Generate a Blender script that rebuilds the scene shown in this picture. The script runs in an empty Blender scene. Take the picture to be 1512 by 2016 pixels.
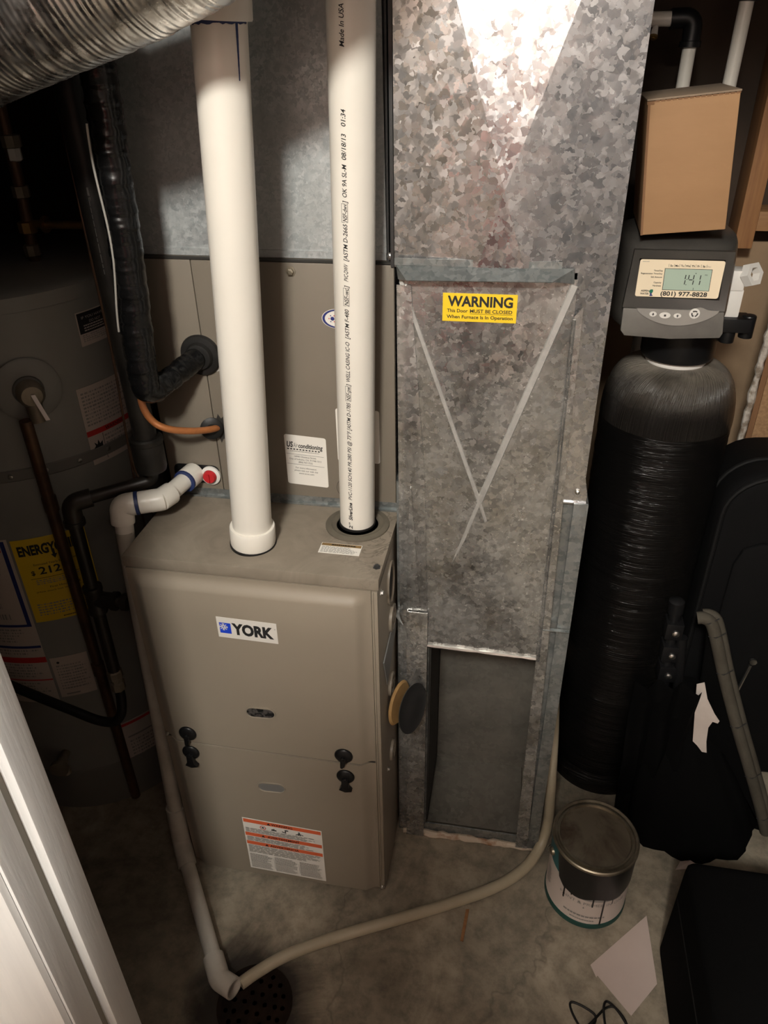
import bpy, bmesh, math, random
from math import sin, cos, pi, radians, sqrt, atan2
from mathutils import Vector, Matrix, noise

SC = bpy.context.scene
COL = SC.collection
random.seed(7)

# ------------------------------------------------------------------ camera
CAM = Vector((0.40455, -0.92907, 1.54831))
cam_data = bpy.data.cameras.new('camera')
cam_data.sensor_fit = 'VERTICAL'
cam_data.sensor_height = 36.0
cam_data.sensor_width = 27.0
cam_data.lens = 1471.13 * 36.0 / 2016.0
cam_data.clip_start = 0.01
cam = bpy.data.objects.new('camera', cam_data)
COL.objects.link(cam)
right = Vector((0.98419, 0.17638, -0.01584))
up = Vector((-0.07959, 0.52043, 0.85019))
fwd = Vector((-0.1582, 0.83549, -0.52624))
cam.matrix_world = Matrix(((right.x, up.x, -fwd.x, CAM.x), (right.y, up.y, -fwd.y, CAM.y),
                           (right.z, up.z, -fwd.z, CAM.z), (0, 0, 0, 1)))
SC.camera = cam

# ------------------------------------------------------------------ world, light, exposure
world = bpy.data.worlds.new('world')
world.use_nodes = True
world.node_tree.nodes['Background'].inputs[0].default_value = (0.5, 0.45, 0.4, 1)
world.node_tree.nodes['Background'].inputs[1].default_value = 0.0
SC.world = world

LAMP = Vector((0.21, -1.80, 2.50))
ld = bpy.data.lights.new('hall_light', 'POINT')
ld.energy = 240.0
ld.color = (1.0, 0.965, 0.885)
ld.shadow_soft_size = 0.14
lo = bpy.data.objects.new('hall_light', ld)
lo.location = LAMP
COL.objects.link(lo)

SC.view_settings.view_transform = 'Standard'
SC.view_settings.look = 'None'
SC.view_settings.exposure = 0.0
SC.view_settings.gamma = 1.0
SC.view_settings.use_curve_mapping = False


# ------------------------------------------------------------------ materials
def new_mat(name):
    m = bpy.data.materials.new(name)
    m.use_nodes = True
    nt = m.node_tree
    b = nt.nodes['Principled BSDF']
    return m, nt, b


def c4(c):
    return (c[0], c[1], c[2], 1.0)


def link(nt, a, b):
    nt.links.new(a, b)


def tex_coord(nt, scale=None):
    t = nt.nodes.new('ShaderNodeTexCoord')
    out = t.outputs['Object']
    if scale:
        mp = nt.nodes.new('ShaderNodeMapping')
        mp.inputs['Scale'].default_value = scale
        link(nt, out, mp.inputs['Vector'])
        out = mp.outputs['Vector']
    return out


def noise_node(nt, vec, scale, detail=5.0, rough=0.55, dist=0.0):
    n = nt.nodes.new('ShaderNodeTexNoise')
    n.inputs['Scale'].default_value = scale
    n.inputs['Detail'].default_value = detail
    n.inputs['Roughness'].default_value = rough
    n.inputs['Distortion'].default_value = dist
    link(nt, vec, n.inputs['Vector'])
    return n


def ramp(nt, fac, stops):
    r = nt.nodes.new('ShaderNodeValToRGB')
    els = r.color_ramp.elements
    while len(els) < len(stops):
        els.new(0.5)
    for e, (p, c) in zip(els, stops):
        e.position = p
        e.color = c4(c) if not isinstance(c, (int, float)) else (c, c, c, 1)
    link(nt, fac, r.inputs['Fac'])
    return r


def add_bump(nt, b, height, strength, dist=0.002):
    bp = nt.nodes.new('ShaderNodeBump')
    bp.inputs['Strength'].default_value = strength
    bp.inputs['Distance'].default_value = dist
    link(nt, height, bp.inputs['Height'])
    link(nt, bp.outputs['Normal'], b.inputs['Normal'])
    return bp


def pbr(name, col, rough=0.5, metal=0.0, col2=None, scale=6.0, lo=0.4, hi=0.65, bump=0.0, bscale=60.0,
        stretch=None, rough2=None, spec=0.5, detail=5.0, dist=0.0, coat=0.0):
    m, nt, b = new_mat(name)
    b.inputs['Base Color'].default_value = c4(col)
    b.inputs['Roughness'].default_value = rough
    b.inputs['Metallic'].default_value = metal
    b.inputs['Specular IOR Level'].default_value = spec
    b.inputs['Coat Weight'].default_value = coat
    if col2 or bump or rough2:
        vec = tex_coord(nt, stretch)
        if col2:
            n = noise_node(nt, vec, scale, detail, 0.6, dist)
            r = ramp(nt, n.outputs['Fac'], [(lo, col), (hi, col2)])
            link(nt, r.outputs['Color'], b.inputs['Base Color'])
        if rough2:
            n2 = noise_node(nt, vec, scale * 1.7, 4)
            r2 = ramp(nt, n2.outputs['Fac'], [(0.35, rough), (0.65, rough2)])
            link(nt, r2.outputs['Color'], b.inputs['Roughness'])
        if bump:
            n3 = noise_node(nt, vec, bscale, 4)
            add_bump(nt, b, n3.outputs['Fac'], bump)
    return m


def galv(name, scale, c0, c1, r0, r1, tilt, dust=None, dust_amt=0.0, warp=0.012, specks=0.0, metal=0.78):
    """Hot-dip galvanised sheet: each zinc crystal has its own tone, gloss and slight tilt."""
    m, nt, b = new_mat(name)
    vec = tex_coord(nt)
    n = noise_node(nt, vec, scale * 0.8, 2, 0.5)
    sub = nt.nodes.new('ShaderNodeVectorMath'); sub.operation = 'SUBTRACT'
    sub.inputs[1].default_value = (0.5, 0.5, 0.5)
    link(nt, n.outputs['Color'], sub.inputs[0])
    scl = nt.nodes.new('ShaderNodeVectorMath'); scl.operation = 'SCALE'
    scl.inputs['Scale'].default_value = warp
    link(nt, sub.outputs[0], scl.inputs[0])
    add = nt.nodes.new('ShaderNodeVectorMath'); add.operation = 'ADD'
    link(nt, vec, add.inputs[0]); link(nt, scl.outputs[0], add.inputs[1])
    v = nt.nodes.new('ShaderNodeTexVoronoi')
    v.inputs['Scale'].default_value = scale
    v.distance = 'MANHATTAN'
    link(nt, add.outputs[0], v.inputs['Vector'])
    v2 = nt.nodes.new('ShaderNodeTexVoronoi')
    v2.inputs['Scale'].default_value = scale * 0.45
    link(nt, add.outputs[0], v2.inputs['Vector'])
    sep = nt.nodes.new('ShaderNodeSeparateColor')
    link(nt, v.outputs['Color'], sep.inputs['Color'])
    r = ramp(nt, sep.outputs[0], [(0.0, c0), (1.0, c1)])
    colout = r.outputs['Color']
    rr = ramp(nt, sep.outputs[1], [(0.0, r0), (1.0, r1)])
    rout = rr.outputs['Color']
    if dust:
        nd = noise_node(nt, vec, 9.0, 6, 0.65)
        rd = ramp(nt, nd.outputs['Fac'], [(0.35, 0.0), (0.7, dust_amt)])
        mx = nt.nodes.new('ShaderNodeMix'); mx.data_type = 'RGBA'
        link(nt, rd.outputs['Color'], mx.inputs['Factor'])
        link(nt, colout, mx.inputs['A'])
        mx.inputs['B'].default_value = c4(dust)
        colout = mx.outputs['Result']
        mm = nt.nodes.new('ShaderNodeMath'); mm.operation = 'SUBTRACT'
        mm.inputs[0].default_value = metal
        mm.use_clamp = True
        link(nt, rd.outputs['Color'], mm.inputs[1])
        link(nt, mm.outputs[0], b.inputs['Metallic'])
    else:
        b.inputs['Metallic'].default_value = metal
    if specks:
        ns = noise_node(nt, vec, 230.0, 2, 0.5)
        rs = ramp(nt, ns.outputs['Fac'], [(0.66, 0.0), (0.72, specks)])
        mx2 = nt.nodes.new('ShaderNodeMix'); mx2.data_type = 'RGBA'
        link(nt, rs.outputs['Color'], mx2.inputs['Factor'])
        link(nt, colout, mx2.inputs['A'])
        mx2.inputs['B'].default_value = (0.8, 0.8, 0.78, 1)
        colout = mx2.outputs['Result']
    link(nt, colout, b.inputs['Base Color'])
    link(nt, rout, b.inputs['Roughness'])
    # crystal tilt
    s1 = nt.nodes.new('ShaderNodeVectorMath'); s1.operation = 'SUBTRACT'
    s1.inputs[1].default_value = (0.5, 0.5, 0.5)
    link(nt, v.outputs['Color'], s1.inputs[0])
    s2 = nt.nodes.new('ShaderNodeVectorMath'); s2.operation = 'SUBTRACT'
    s2.inputs[1].default_value = (0.5, 0.5, 0.5)
    link(nt, v2.outputs['Color'], s2.inputs[0])
    sm = nt.nodes.new('ShaderNodeVectorMath'); sm.operation = 'ADD'
    link(nt, s1.outputs[0], sm.inputs[0]); link(nt, s2.outputs[0], sm.inputs[1])
    sk = nt.nodes.new('ShaderNodeVectorMath'); sk.operation = 'SCALE'
    sk.inputs['Scale'].default_value = tilt
    link(nt, sm.outputs[0], sk.inputs[0])
    g = nt.nodes.new('ShaderNodeNewGeometry')
    ad = nt.nodes.new('ShaderNodeVectorMath'); ad.operation = 'ADD'
    link(nt, g.outputs['Normal'], ad.inputs[0]); link(nt, sk.outputs[0], ad.inputs[1])
    nm = nt.nodes.new('ShaderNodeVectorMath'); nm.operation = 'NORMALIZE'
    link(nt, ad.outputs[0], nm.inputs[0])
    link(nt, nm.outputs[0], b.inputs['Normal'])
    return m


MT = {}
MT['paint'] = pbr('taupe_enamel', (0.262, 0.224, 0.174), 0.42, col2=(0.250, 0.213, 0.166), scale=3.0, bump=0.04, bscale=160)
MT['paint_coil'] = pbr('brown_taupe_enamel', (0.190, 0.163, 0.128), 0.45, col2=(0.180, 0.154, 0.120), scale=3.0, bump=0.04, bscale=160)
MT['paint_dirty'] = None
MT['dark_seam'] = pbr('dark_seam', (0.02, 0.018, 0.015), 0.7)
MT['pvc'] = pbr('white_pvc', (0.80, 0.765, 0.69), 0.34, col2=(0.76, 0.72, 0.64), scale=8, lo=0.5, hi=0.85)
MT['pvc_grey'] = pbr('grimy_pvc', (0.50, 0.47, 0.41), 0.45, col2=(0.36, 0.33, 0.27), scale=16, lo=0.45, hi=0.75, bump=0.05)
MT['primer'] = pbr('blue_primer', (0.02, 0.035, 0.12), 0.5)
MT['ink'] = pbr('black_ink', (0.012, 0.012, 0.012), 0.6)
MT['grey_ink'] = pbr('grey_ink', (0.26, 0.25, 0.23), 0.6)
MT['paper'] = pbr('white_label', (0.78, 0.75, 0.69), 0.5)
MT['label_silver'] = pbr('silver_label', (0.66, 0.63, 0.58), 0.4)
MT['yellow'] = pbr('yellow_label', (0.86, 0.58, 0.02), 0.45)
MT['energy_yellow'] = pbr('energy_yellow', (0.75, 0.52, 0.02), 0.5)
MT['orange'] = pbr('orange_print', (0.72, 0.13, 0.045), 0.5)
MT['red'] = pbr('red_print', (0.55, 0.03, 0.025), 0.5)
MT['blue'] = pbr('blue_print', (0.01, 0.05, 0.52), 0.5)
MT['navy'] = pbr('navy_print', (0.02, 0.03, 0.16), 0.5)
MT['green'] = pbr('green_print', (0.01, 0.16, 0.09), 0.5)
MT['galv'] = galv('spangled_galvanised_steel', 125, (0.42, 0.43, 0.445), (0.66, 0.665, 0.67), 0.20, 0.35, 0.060, warp=0.013, metal=0.93)
MT['galv_door'] = galv('dusty_galvanised_steel', 120, (0.27, 0.272, 0.265), (0.52, 0.52, 0.51), 0.19, 0.34, 0.07, warp=0.013, metal=0.95,
                       dust=(0.24, 0.22, 0.19), dust_amt=0.45, specks=0.8)
MT['galv_plain'] = galv('dull_galvanised_steel', 120, (0.20, 0.225, 0.23), (0.36, 0.375, 0.37), 0.36, 0.52, 0.06,
                        dust=(0.15, 0.15, 0.135), dust_amt=0.5, metal=0.92)
MT['liner'] = galv('grimy_shaded_galvanised_steel', 90, (0.16, 0.155, 0.135), (0.22, 0.21, 0.185), 0.4, 0.6, 0.05, dust=(0.12, 0.105, 0.085), dust_amt=0.8, metal=0.8)  # grimy steel, coloured darker still for the shade inside the slot
MT['galv_plenum'] = galv('plenum_galvanised_steel', 210, (0.40, 0.43, 0.44), (0.56, 0.58, 0.58), 0.45, 0.6, 0.06,
                         dust=(0.30, 0.31, 0.30), dust_amt=0.8)
MT['steel'] = pbr('zinc_steel', (0.60, 0.59, 0.56), 0.32, 1.0)
MT['strap'] = pbr('grey_strap', (0.30, 0.30, 0.29), 0.5, 0.6)
MT['foil'] = pbr('aluminium_foil', (0.86, 0.84, 0.81), 0.22, 1.0, bump=0.35, bscale=45, rough2=0.38, scale=30)
MT['black_plastic'] = pbr('black_plastic', (0.007, 0.007, 0.0075), 0.38, bump=0.05, spec=0.35)
MT['rubber'] = pbr('black_rubber', (0.007, 0.0067, 0.0064), 0.5, bump=0.12, bscale=40, col2=(0.014, 0.013, 0.012), scale=12, spec=0.35)
MT['tape'] = pbr('black_tape', (0.0045, 0.0045, 0.0047), 0.17, bump=0.3, bscale=26, rough2=0.32, scale=24, spec=0.5)
MT['abs'] = pbr('black_pipe', (0.009, 0.008, 0.007), 0.45, bump=0.1, col2=(0.018, 0.0155, 0.0125), scale=20, spec=0.35)
MT['iron'] = pbr('black_iron', (0.013, 0.011, 0.009), 0.42, bump=0.2, bscale=50, col2=(0.026, 0.021, 0.016), scale=18)
MT['galv_pale'] = galv('pale_galvanised_steel', 105, (0.50, 0.50, 0.49), (0.60, 0.60, 0.58), 0.4, 0.55, 0.05, dust=(0.36, 0.345, 0.31), dust_amt=0.45)  # paler, less metallic steel for the filter door creases
MT['rust'] = pbr('dark_rusty_iron', (0.010, 0.007, 0.005), 0.8, col2=(0.02, 0.012, 0.008), scale=30, bump=0.2, spec=0.1)
MT['faint_ink'] = pbr('faint_print', (0.06, 0.056, 0.05), 0.6)
MT['gasket'] = pbr('dusty_gasket', (0.125, 0.108, 0.080), 0.8, col2=(0.09, 0.078, 0.058), scale=14)
MT['wire'] = pbr('pale_seam', (0.45, 0.43, 0.39), 0.4)
MT['copper'] = pbr('orange_copper', (0.46, 0.17, 0.055), 0.42, 0.25, col2=(0.33, 0.12, 0.045), scale=25)
MT['copper_dark'] = pbr('tarnished_copper', (0.14, 0.075, 0.04), 0.5, 0.5, col2=(0.075, 0.045, 0.03), scale=22)
MT['brass'] = pbr('brass', (0.42, 0.27, 0.10), 0.38, 0.8, col2=(0.25, 0.16, 0.07), scale=18)
MT['brass_dull'] = pbr('dull_brass', (0.30, 0.26, 0.20), 0.5, 0.5, col2=(0.2, 0.17, 0.12), scale=18)
MT['heater'] = pbr('grey_heater_enamel', (0.27, 0.27, 0.25), 0.45, col2=(0.23, 0.23, 0.215), scale=4)
MT['heater_dark'] = pbr('dark_heater_band', (0.17, 0.165, 0.15), 0.5)
MT['label_dim'] = pbr('matte_label', (0.55, 0.48, 0.43), 0.7)
MT['softener'] = None
MT['head'] = pbr('charcoal_plastic', (0.046, 0.043, 0.039), 0.34, col2=(0.066, 0.061, 0.054), scale=7, bump=0.03)
MT['head_face'] = pbr('grey_plastic', (0.115, 0.108, 0.098), 0.42, col2=(0.165, 0.155, 0.138), scale=10)
MT['head_pad'] = pbr('mid_grey_plastic', (0.27, 0.255, 0.235), 0.38, col2=(0.31, 0.29, 0.265), scale=14)
MT['cream'] = pbr('cream_label', (0.84, 0.715, 0.52), 0.4)
MT['lcd'] = pbr('lcd_glass', (0.40, 0.50, 0.41), 0.25)
MT['white_plastic'] = pbr('white_plastic', (0.72, 0.70, 0.66), 0.4)
MT['cardboard'] = pbr('cardboard', (0.345, 0.195, 0.092), 0.75, col2=(0.315, 0.177, 0.082), scale=5, bump=0.08, bscale=90, stretch=(1, 1, 4))
MT['cardboard_edge'] = pbr('cardboard_edge', (0.20, 0.10, 0.045), 0.8)
MT['cardboard_top'] = pbr('worn_cardboard', (0.26, 0.19, 0.13), 0.8, col2=(0.22, 0.16, 0.11), scale=8)
MT['kraft'] = pbr('brown_wallboard', (0.33, 0.225, 0.135), 0.8, col2=(0.27, 0.18, 0.105), scale=5, bump=0.15, bscale=30)
MT['stud'] = pbr('pine_lumber', (0.34, 0.165, 0.065), 0.65, col2=(0.22, 0.10, 0.04), scale=7, stretch=(14, 14, 1), lo=0.35, hi=0.7)
MT['block'] = pbr('pine_blocking', (0.36, 0.19, 0.08), 0.65, col2=(0.24, 0.12, 0.05), scale=7, stretch=(1, 14, 14), lo=0.35, hi=0.7)
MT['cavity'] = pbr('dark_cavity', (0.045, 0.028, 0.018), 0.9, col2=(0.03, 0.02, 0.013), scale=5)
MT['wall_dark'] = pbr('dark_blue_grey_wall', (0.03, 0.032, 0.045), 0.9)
MT['chip'] = pbr('particle_board', (0.40, 0.24, 0.12), 0.8, col2=(0.25, 0.14, 0.07), scale=120, lo=0.35, hi=0.7, bump=0.1)
MT['chip_edge'] = pbr('crumbly_white_edge', (0.55, 0.50, 0.44), 0.85, col2=(0.25, 0.2, 0.15), scale=40, lo=0.45, hi=0.6, bump=0.6, bscale=120)
MT['trim'] = pbr('white_trim_paint', (0.84, 0.84, 0.825), 0.48, spec=0.45, col2=(0.76, 0.765, 0.76), scale=3, stretch=(8, 8, 0.6), bump=0.25, bscale=14)
MT['groove'] = pbr('brown_groove_strip', (0.27, 0.25, 0.21), 0.8)
MT['hall_wall'] = pbr('tan_hall_wall', (0.20, 0.15, 0.125), 0.7)
MT['hall_rear'] = pbr('pale_pink_hall_wall', (0.76, 0.62, 0.56), 0.7)
MT['added_door_tan'] = pbr('tan_added_door', (0.26, 0.205, 0.135), 0.5)
MT['added_door_blue'] = pbr('slate_added_door', (0.085, 0.10, 0.115), 0.5)
MT['hall_ceiling'] = pbr('hall_ceiling_paint', (0.40, 0.34, 0.31), 0.8)
MT['vinyl'] = pbr('beige_vinyl_tube', (0.42, 0.37, 0.27), 0.38, col2=(0.35, 0.30, 0.21), scale=6)
MT['fabric_black'] = pbr('black_fabric', (0.003, 0.003, 0.003), 0.95, bump=0.2, bscale=300, spec=0.04)
MT['fabric_soft'] = pbr('black_nylon', (0.004, 0.004, 0.0042), 0.75, bump=0.2, bscale=250, spec=0.12)
MT['piping'] = pbr('black_piping', (0.006, 0.006, 0.006), 0.65, spec=0.2)
MT['pad_beige'] = pbr('beige_padding', (0.072, 0.064, 0.050), 0.85, col2=(0.056, 0.049, 0.038), scale=12, spec=0.15, bump=0.2)
MT['tag'] = pbr('white_tag', (0.62, 0.55, 0.5), 0.7, col2=(0.55, 0.48, 0.43), scale=15)
MT['sheet'] = pbr('white_paper', (0.60, 0.50, 0.45), 0.7, col2=(0.55, 0.455, 0.41), scale=5)
MT['can_teal'] = pbr('teal_print', (0.005, 0.11, 0.125), 0.4)
MT['can_green'] = pbr('green_can_rim', (0.012, 0.06, 0.05), 0.4)
MT['can_metal'] = pbr('tin_rim', (0.36, 0.32, 0.24), 0.36, 0.8, col2=(0.2, 0.17, 0.12), scale=18)
MT['can_lid'] = pbr('dirty_tin_lid', (0.22, 0.19, 0.14), 0.45, 0.6, col2=(0.09, 0.065, 0.045), scale=9, lo=0.42, hi=0.62, dist=0.6)
MT['paint_black'] = pbr('dried_black_paint', (0.006, 0.006, 0.0065), 0.33)
MT['cork'] = pbr('tan_disc', (0.42, 0.25, 0.09), 0.7, col2=(0.33, 0.19, 0.07), scale=18)
MT['dark_metal'] = pbr('dark_plate', (0.09, 0.09, 0.09), 0.35, 0.7)
MT['caulk'] = pbr('old_caulk', (0.50, 0.42, 0.33), 0.85, col2=(0.28, 0.15, 0.08), scale=22, lo=0.48, hi=0.6, bump=0.5, bscale=90)
MT['glass_dark'] = pbr('sight_glass', (0.10, 0.09, 0.085), 0.08, 0.3, col2=(0.02, 0.02, 0.02), scale=90, lo=0.45, hi=0.55)
MT['red_plug'] = pbr('red_plug', (0.48, 0.02, 0.025), 0.35)
MT['skin'] = pbr('skin', (0.45, 0.27, 0.2), 0.55)
MT['shirt'] = pbr('red_shirt', (0.75, 0.08, 0.07), 0.8)
MT['jeans'] = pbr('dark_jeans', (0.04, 0.05, 0.09), 0.85)
MT['hair'] = pbr('brown_hair', (0.04, 0.025, 0.015), 0.6)


def make_paint_dirty():
    m, nt, b = new_mat('stained_taupe_enamel')
    vec = tex_coord(nt)
    n1 = noise_node(nt, vec, 9, 8, 0.62, 1.4)
    n2 = noise_node(nt, vec, 16, 6, 0.6, 2.2)
    base = ramp(nt, n1.outputs['Fac'], [(0.35, (0.25, 0.215, 0.168)), (0.65, (0.185, 0.155, 0.118))])
    vein = ramp(nt, n2.outputs['Fac'], [(0.46, 0.0), (0.50, 0.75), (0.54, 0.0)])
    n3 = noise_node(nt, vec, 3.2, 2, 0.5)
    msk = ramp(nt, n3.outputs['Fac'], [(0.47, 0.0), (0.57, 1.0)])
    mul = nt.nodes.new('ShaderNodeMath'); mul.operation = 'MULTIPLY'
    link(nt, vein.outputs['Color'], mul.inputs[0]); link(nt, msk.outputs['Color'], mul.inputs[1])
    mx = nt.nodes.new('ShaderNodeMix'); mx.data_type = 'RGBA'
    link(nt, mul.outputs[0], mx.inputs['Factor'])
    link(nt, base.outputs['Color'], mx.inputs['A'])
    mx.inputs['B'].default_value = (0.075, 0.058, 0.042, 1)
    link(nt, mx.outputs['Result'], b.inputs['Base Color'])
    b.inputs['Roughness'].default_value = 0.6
    return m


MT['paint_dirty'] = make_paint_dirty()


def make_softener():
    m, nt, b = new_mat('wound_black_fibreglass')
    vec = tex_coord(nt, (2.0, 2.0, 420))
    n = noise_node(nt, vec, 1.0, 4, 0.65)
    add_bump(nt, b, n.outputs['Fac'], 0.75, 0.0022)
    b.inputs['Base Color'].default_value = (0.004, 0.0038, 0.0036, 1)
    b.inputs['Roughness'].default_value = 0.16
    b.inputs['Specular IOR Level'].default_value = 0.28
    return m


def make_dome():
    m, nt, b = new_mat('dusty_black_dome')
    t = nt.nodes.new('ShaderNodeTexCoord')
    sx = nt.nodes.new('ShaderNodeSeparateXYZ')
    link(nt, t.outputs['Object'], sx.inputs[0])
    at = nt.nodes.new('ShaderNodeMath'); at.operation = 'ARCTAN2'
    link(nt, sx.outputs['Y'], at.inputs[0]); link(nt, sx.outputs['X'], at.inputs[1])
    ln = nt.nodes.new('ShaderNodeVectorMath'); ln.operation = 'LENGTH'
    cm = nt.nodes.new('ShaderNodeCombineXYZ')
    link(nt, sx.outputs['X'], cm.inputs['X']); link(nt, sx.outputs['Y'], cm.inputs['Y'])
    link(nt, cm.outputs[0], ln.inputs[0])
    sw = nt.nodes.new('ShaderNodeMath'); sw.operation = 'MULTIPLY_ADD'
    sw.inputs[1].default_value = 5.0
    link(nt, ln.outputs['Value'], sw.inputs[0]); link(nt, at.outputs[0], sw.inputs[2])
    c2 = nt.nodes.new('ShaderNodeCombineXYZ')
    k = nt.nodes.new('ShaderNodeMath'); k.operation = 'MULTIPLY'; k.inputs[1].default_value = 55.0
    link(nt, sw.outputs[0], k.inputs[0]); link(nt, k.outputs[0], c2.inputs['X'])
    k2 = nt.nodes.new('ShaderNodeMath'); k2.operation = 'MULTIPLY'; k2.inputs[1].default_value = 9.0
    link(nt, ln.outputs['Value'], k2.inputs[0]); link(nt, k2.outputs[0], c2.inputs['Y'])
    n = noise_node(nt, c2.outputs[0], 1.0, 4, 0.6)
    add_bump(nt, b, n.outputs['Fac'], 1.0, 0.004)
    n2 = noise_node(nt, t.outputs['Object'], 14, 5, 0.6)
    # dust settles near the neck and thins out down the shoulder
    dr = nt.nodes.new('ShaderNodeMapRange')
    dr.inputs['From Min'].default_value = 0.1175; dr.inputs['From Max'].default_value = 0.070
    dr.inputs['To Min'].default_value = 0.0; dr.inputs['To Max'].default_value = 1.0
    link(nt, ln.outputs['Value'], dr.inputs['Value'])
    r2 = ramp(nt, n2.outputs['Fac'], [(0.3, 0.25), (0.65, 1.0)])
    mu = nt.nodes.new('ShaderNodeMath'); mu.operation = 'MULTIPLY'
    link(nt, dr.outputs[0], mu.inputs[0]); link(nt, r2.outputs['Color'], mu.inputs[1])
    mx = nt.nodes.new('ShaderNodeMix'); mx.data_type = 'RGBA'
    link(nt, mu.outputs[0], mx.inputs['Factor'])
    mx.inputs['A'].default_value = (0.010, 0.009, 0.008, 1)
    mx.inputs['B'].default_value = (0.30, 0.265, 0.215, 1)
    link(nt, mx.outputs['Result'], b.inputs['Base Color'])
    rr = nt.nodes.new('ShaderNodeMapRange')
    rr.inputs['To Min'].default_value = 0.20; rr.inputs['To Max'].default_value = 0.75
    link(nt, mu.outputs[0], rr.inputs['Value'])
    link(nt, rr.outputs[0], b.inputs['Roughness'])
    return m


MT['softener'] = make_softener()
MT['dome'] = make_dome()


def make_concrete():
    m, nt, b = new_mat('stained_concrete')
    vec = tex_coord(nt)
    n1 = noise_node(nt, vec, 4.5, 8, 0.65, 0.6)
    n2 = noise_node(nt, vec, 26, 6, 0.7)
    base = ramp(nt, n1.outputs['Fac'], [(0.34, (0.165, 0.138, 0.100)), (0.5, (0.275, 0.236, 0.175)), (0.66, (0.40, 0.345, 0.26))])
    sp = ramp(nt, n2.outputs['Fac'], [(0.3, 0.52), (0.58, 1.0)])
    mu = nt.nodes.new('ShaderNodeMix'); mu.data_type = 'RGBA'; mu.blend_type = 'MULTIPLY'
    mu.inputs['Factor'].default_value = 1.0
    link(nt, base.outputs['Color'], mu.inputs['A']); link(nt, sp.outputs['Color'], mu.inputs['B'])
    col = mu.outputs['Result']
    # cracks
    v = nt.nodes.new('ShaderNodeTexVoronoi'); v.feature = 'DISTANCE_TO_EDGE'
    v.inputs['Scale'].default_value = 1.1
    nd = noise_node(nt, vec, 5, 4, 0.6)
    mixv = nt.nodes.new('ShaderNodeMix'); mixv.data_type = 'VECTOR'
    mixv.inputs['Factor'].default_value = 0.18
    link(nt, vec, mixv.inputs['A']); link(nt, nd.outputs['Color'], mixv.inputs['B'])
    link(nt, mixv.outputs['Result'], v.inputs['Vector'])
    cr = ramp(nt, v.outputs['Distance'], [(0.0, 0.4), (0.003, 0.0)])
    mx = nt.nodes.new('ShaderNodeMix'); mx.data_type = 'RGBA'
    link(nt, cr.outputs['Color'], mx.inputs['Factor']); link(nt, col, mx.inputs['A'])
    mx.inputs['B'].default_value = (0.06, 0.05, 0.038, 1)
    col = mx.outputs['Result']
    # damp rust stain round the floor drain
    t = nt.nodes.new('ShaderNodeTexCoord')
    ds = nt.nodes.new('ShaderNodeVectorMath'); ds.operation = 'DISTANCE'
    ds.inputs[1].default_value = (0.005, -0.262, 0)
    link(nt, t.outputs['Object'], ds.inputs[0])
    ad = nt.nodes.new('ShaderNodeMath'); ad.operation = 'MULTIPLY_ADD'; ad.inputs[1].default_value = 0.14
    link(nt, n1.outputs['Fac'], ad.inputs[0]); link(nt, ds.outputs['Value'], ad.inputs[2])
    st = ramp(nt, ad.outputs[0], [(0.155, 0.95), (0.215, 0.0)])
    mx2 = nt.nodes.new('ShaderNodeMix'); mx2.data_type = 'RGBA'
    link(nt, st.outputs['Color'], mx2.inputs['Factor']); link(nt, col, mx2.inputs['A'])
    mx2.inputs['B'].default_value = (0.014, 0.010, 0.007, 1)
    link(nt, mx2.outputs['Result'], b.inputs['Base Color'])
    b.inputs['Roughness'].default_value = 0.75
    add_bump(nt, b, n2.outputs['Fac'], 0.25, 0.003)
    return m


MT['concrete'] = make_concrete()


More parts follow.
